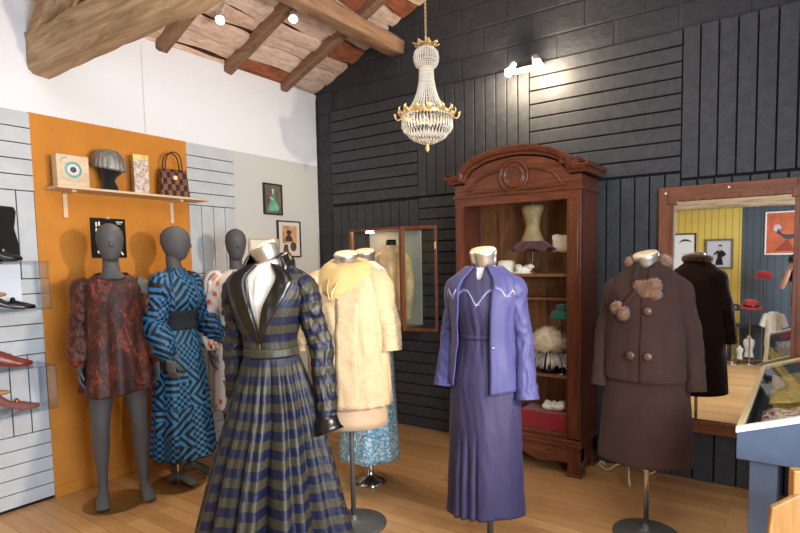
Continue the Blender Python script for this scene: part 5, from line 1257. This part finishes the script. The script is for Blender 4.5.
# ===== photographer standing behind the viewpoint, seen in the mirror
pp = Vector((4.20, -4.44, 0)); pz = atan2(FWD.x, -FWD.y)
t = empty('person', pp, pz, 'person in a navy T-shirt raising a black camera, seen in the mirror', 'person')
legs = [((-.085, 0, .92), (-.10, -.02, .50), (-.10, .02, .09), (-.11, -.13, .02)), ((.085, 0, .92), (.10, -.02, .50), (.10, .02, .09), (.12, -.13, .02))]
arms = [((-.17, 0, 1.40), (-.27, -.10, 1.14), (-.085, -.235, 1.40), (.6, -.6, .35), (.6, .6, .2)), ((.17, 0, 1.40), (.27, -.10, 1.14), (.085, -.235, 1.40), (-.6, -.6, .35), (-.6, .6, .2))]
remesh(figure_mb(arms, legs, 0, .97, face=True), 'body', M['skin'], t, .0065, 3)
sh = Prof([(.86, .185, .14, .14), (1.0, .18, .135, .13), (1.15, .175, .13, .12), (1.28, .175, .135, .12), (1.35, .168, .105, .105), (1.39, .15, .085, .09), (1.425, .09, .07, .07)], fold=lambda a, z: .004*sin(6*a+z*8))
sh.body(1.425, .86, 60, 30).build('t_shirt', M['tee'], t, solid=.006)
for sg, A in ((-1, arms[0]), (1, arms[1])):
    S, E = Vector(A[0])*.97, Vector(A[1])*.97
    sleeve([S+Vector((-sg*.05, 0, .03)), S, S.lerp(E, .35), S.lerp(E, .62)], [(.05, .06), (.066, .07), (.064, .062), (.064, .06)], 'shirt_sleeve', M['tee'], t, None, 20)
    sleeve([(sg*.08, 0, .93), (sg*.09, 0, .75), (sg*.10, -.01, .5), (sg*.10, .02, .12)], [(.10, .12), (.09, .10), (.07, .075), (.06, .065)], 'trouser_leg', M['denim'], t, wrinkle(81+sg, .006), 24)
mb = MB(); mb.ball((0, .012, 1.66), (.082, .10, .085), 20, 14)
mb.v = [(x, y if y > -.045 or z > 1.69 else -.045, z) for x, y, z in mb.v]; mb.build('hair', M['hair'], t)
Rz = Matrix.Rotation(pz, 4, 'Z'); cl = pp + (Rz @ Vector((0, -.265, 1.465)))
t = empty('camera', cl, pz, 'black camera held by the person in the mirror', 'camera')
MB().box((-.068, -.02, -.045), (.068, .04, .045)).build('camera_body', M['black'], t, bevel=.008)
MB().lathe([(.036, .0), (.038, .04), (.034, .06), (.030, .06), (.028, .05), (.002, .05)], 24, M_=Matrix.Translation((0, -.018, -.005)) @ Matrix.Rotation(pi/2, 4, 'X')).build('lens', M['black'], t)
MB().box((-.028, -.02, .043), (.028, .03, .066)).build('viewfinder_hump', M['black'], t, bevel=.006)

# ===== lamps outside the frame, with added fill lights
spotlamp((5.05, -2.25, 1.95), (.3, -2.1, 1.35), 'white spotlight on a stand arm near the right wall', 400, 66, (.15, 0, 0), (1, .82, .60), r=.05)
spotlamp((3.6, -4.6, 3.9), (2.0, -1.6, .9), 'added fill spotlight behind the viewpoint aimed at the gowns', 45, 75, (0, 0, .5), (1, .86, .68), r=.06)  # unseen lamp added as frontal fill on the gowns
spotlamp((4.6, -3.4, 3.9), (2.9, -.9, .9), 'added fill spotlight high at the right aimed at the brown suit', 45, 70, (0, 0, .3), (1, .88, .72), r=.06)  # second unseen fill lamp, added to lift the brown suit
def area(name, loc, target, sx, sy, e, col):
    L = bpy.data.lights.new(name, 'AREA'); L.shape = 'RECTANGLE'; L.size = sx; L.size_y = sy; L.energy = e; L.color = col
    o = bpy.data.objects.new(name, L); COL.objects.link(o); o.location = loc; o.rotation_euler = (Vector(target)-Vector(loc)).to_track_quat('-Z', 'Y').to_euler(); return o
area('window_daylight', (RX-.02, (wy0+wy1)/2, 1.5), (2.0, -3.0, 1.3), 1.5, 1.5, 150, (.74, .86, 1.0))
area('overhead_fill', (3.2, -3.6, 4.2), (2.2, -2.2, 0), 2.6, 2.0, 78, (.90, .95, 1.0))  # added area light for soft overhead fill; the roof has no skylight

w = bpy.data.worlds.new('World'); SC.world = w; w.use_nodes = True
w.node_tree.nodes['Background'].inputs[0].default_value = (.75, .86, 1, 1); w.node_tree.nodes['Background'].inputs[1].default_value = 1.2

cd = bpy.data.cameras.new('Camera'); co_ = bpy.data.objects.new('Camera', cd); COL.objects.link(co_)
cd.sensor_width = 36; cd.lens = 542.1/800*36; cd.clip_start = .02; cd.clip_end = 100
cd.shift_x = -(429.41-400)/800; cd.shift_y = (301.16-266.5)/800
P_, R_o = .0738, -.0164
F = Vector((-sin(YAW)*cos(P_), cos(YAW)*cos(P_), -sin(P_))); Rv = Vector((cos(YAW), sin(YAW), 0)); U = Rv.cross(F)
R2 = Rv*cos(R_o)+U*sin(R_o); U2 = U*cos(R_o)-Rv*sin(R_o)
mw = Matrix((R2, U2, -F)).transposed().to_4x4(); mw.translation = CAMP; co_.matrix_world = mw
SC.camera = co_
SC.view_settings.view_transform = 'Standard'; SC.view_settings.look = 'None'; SC.view_settings.gamma = 1
SC.view_settings.use_curve_mapping = False; SC.view_settings.exposure = 0.0
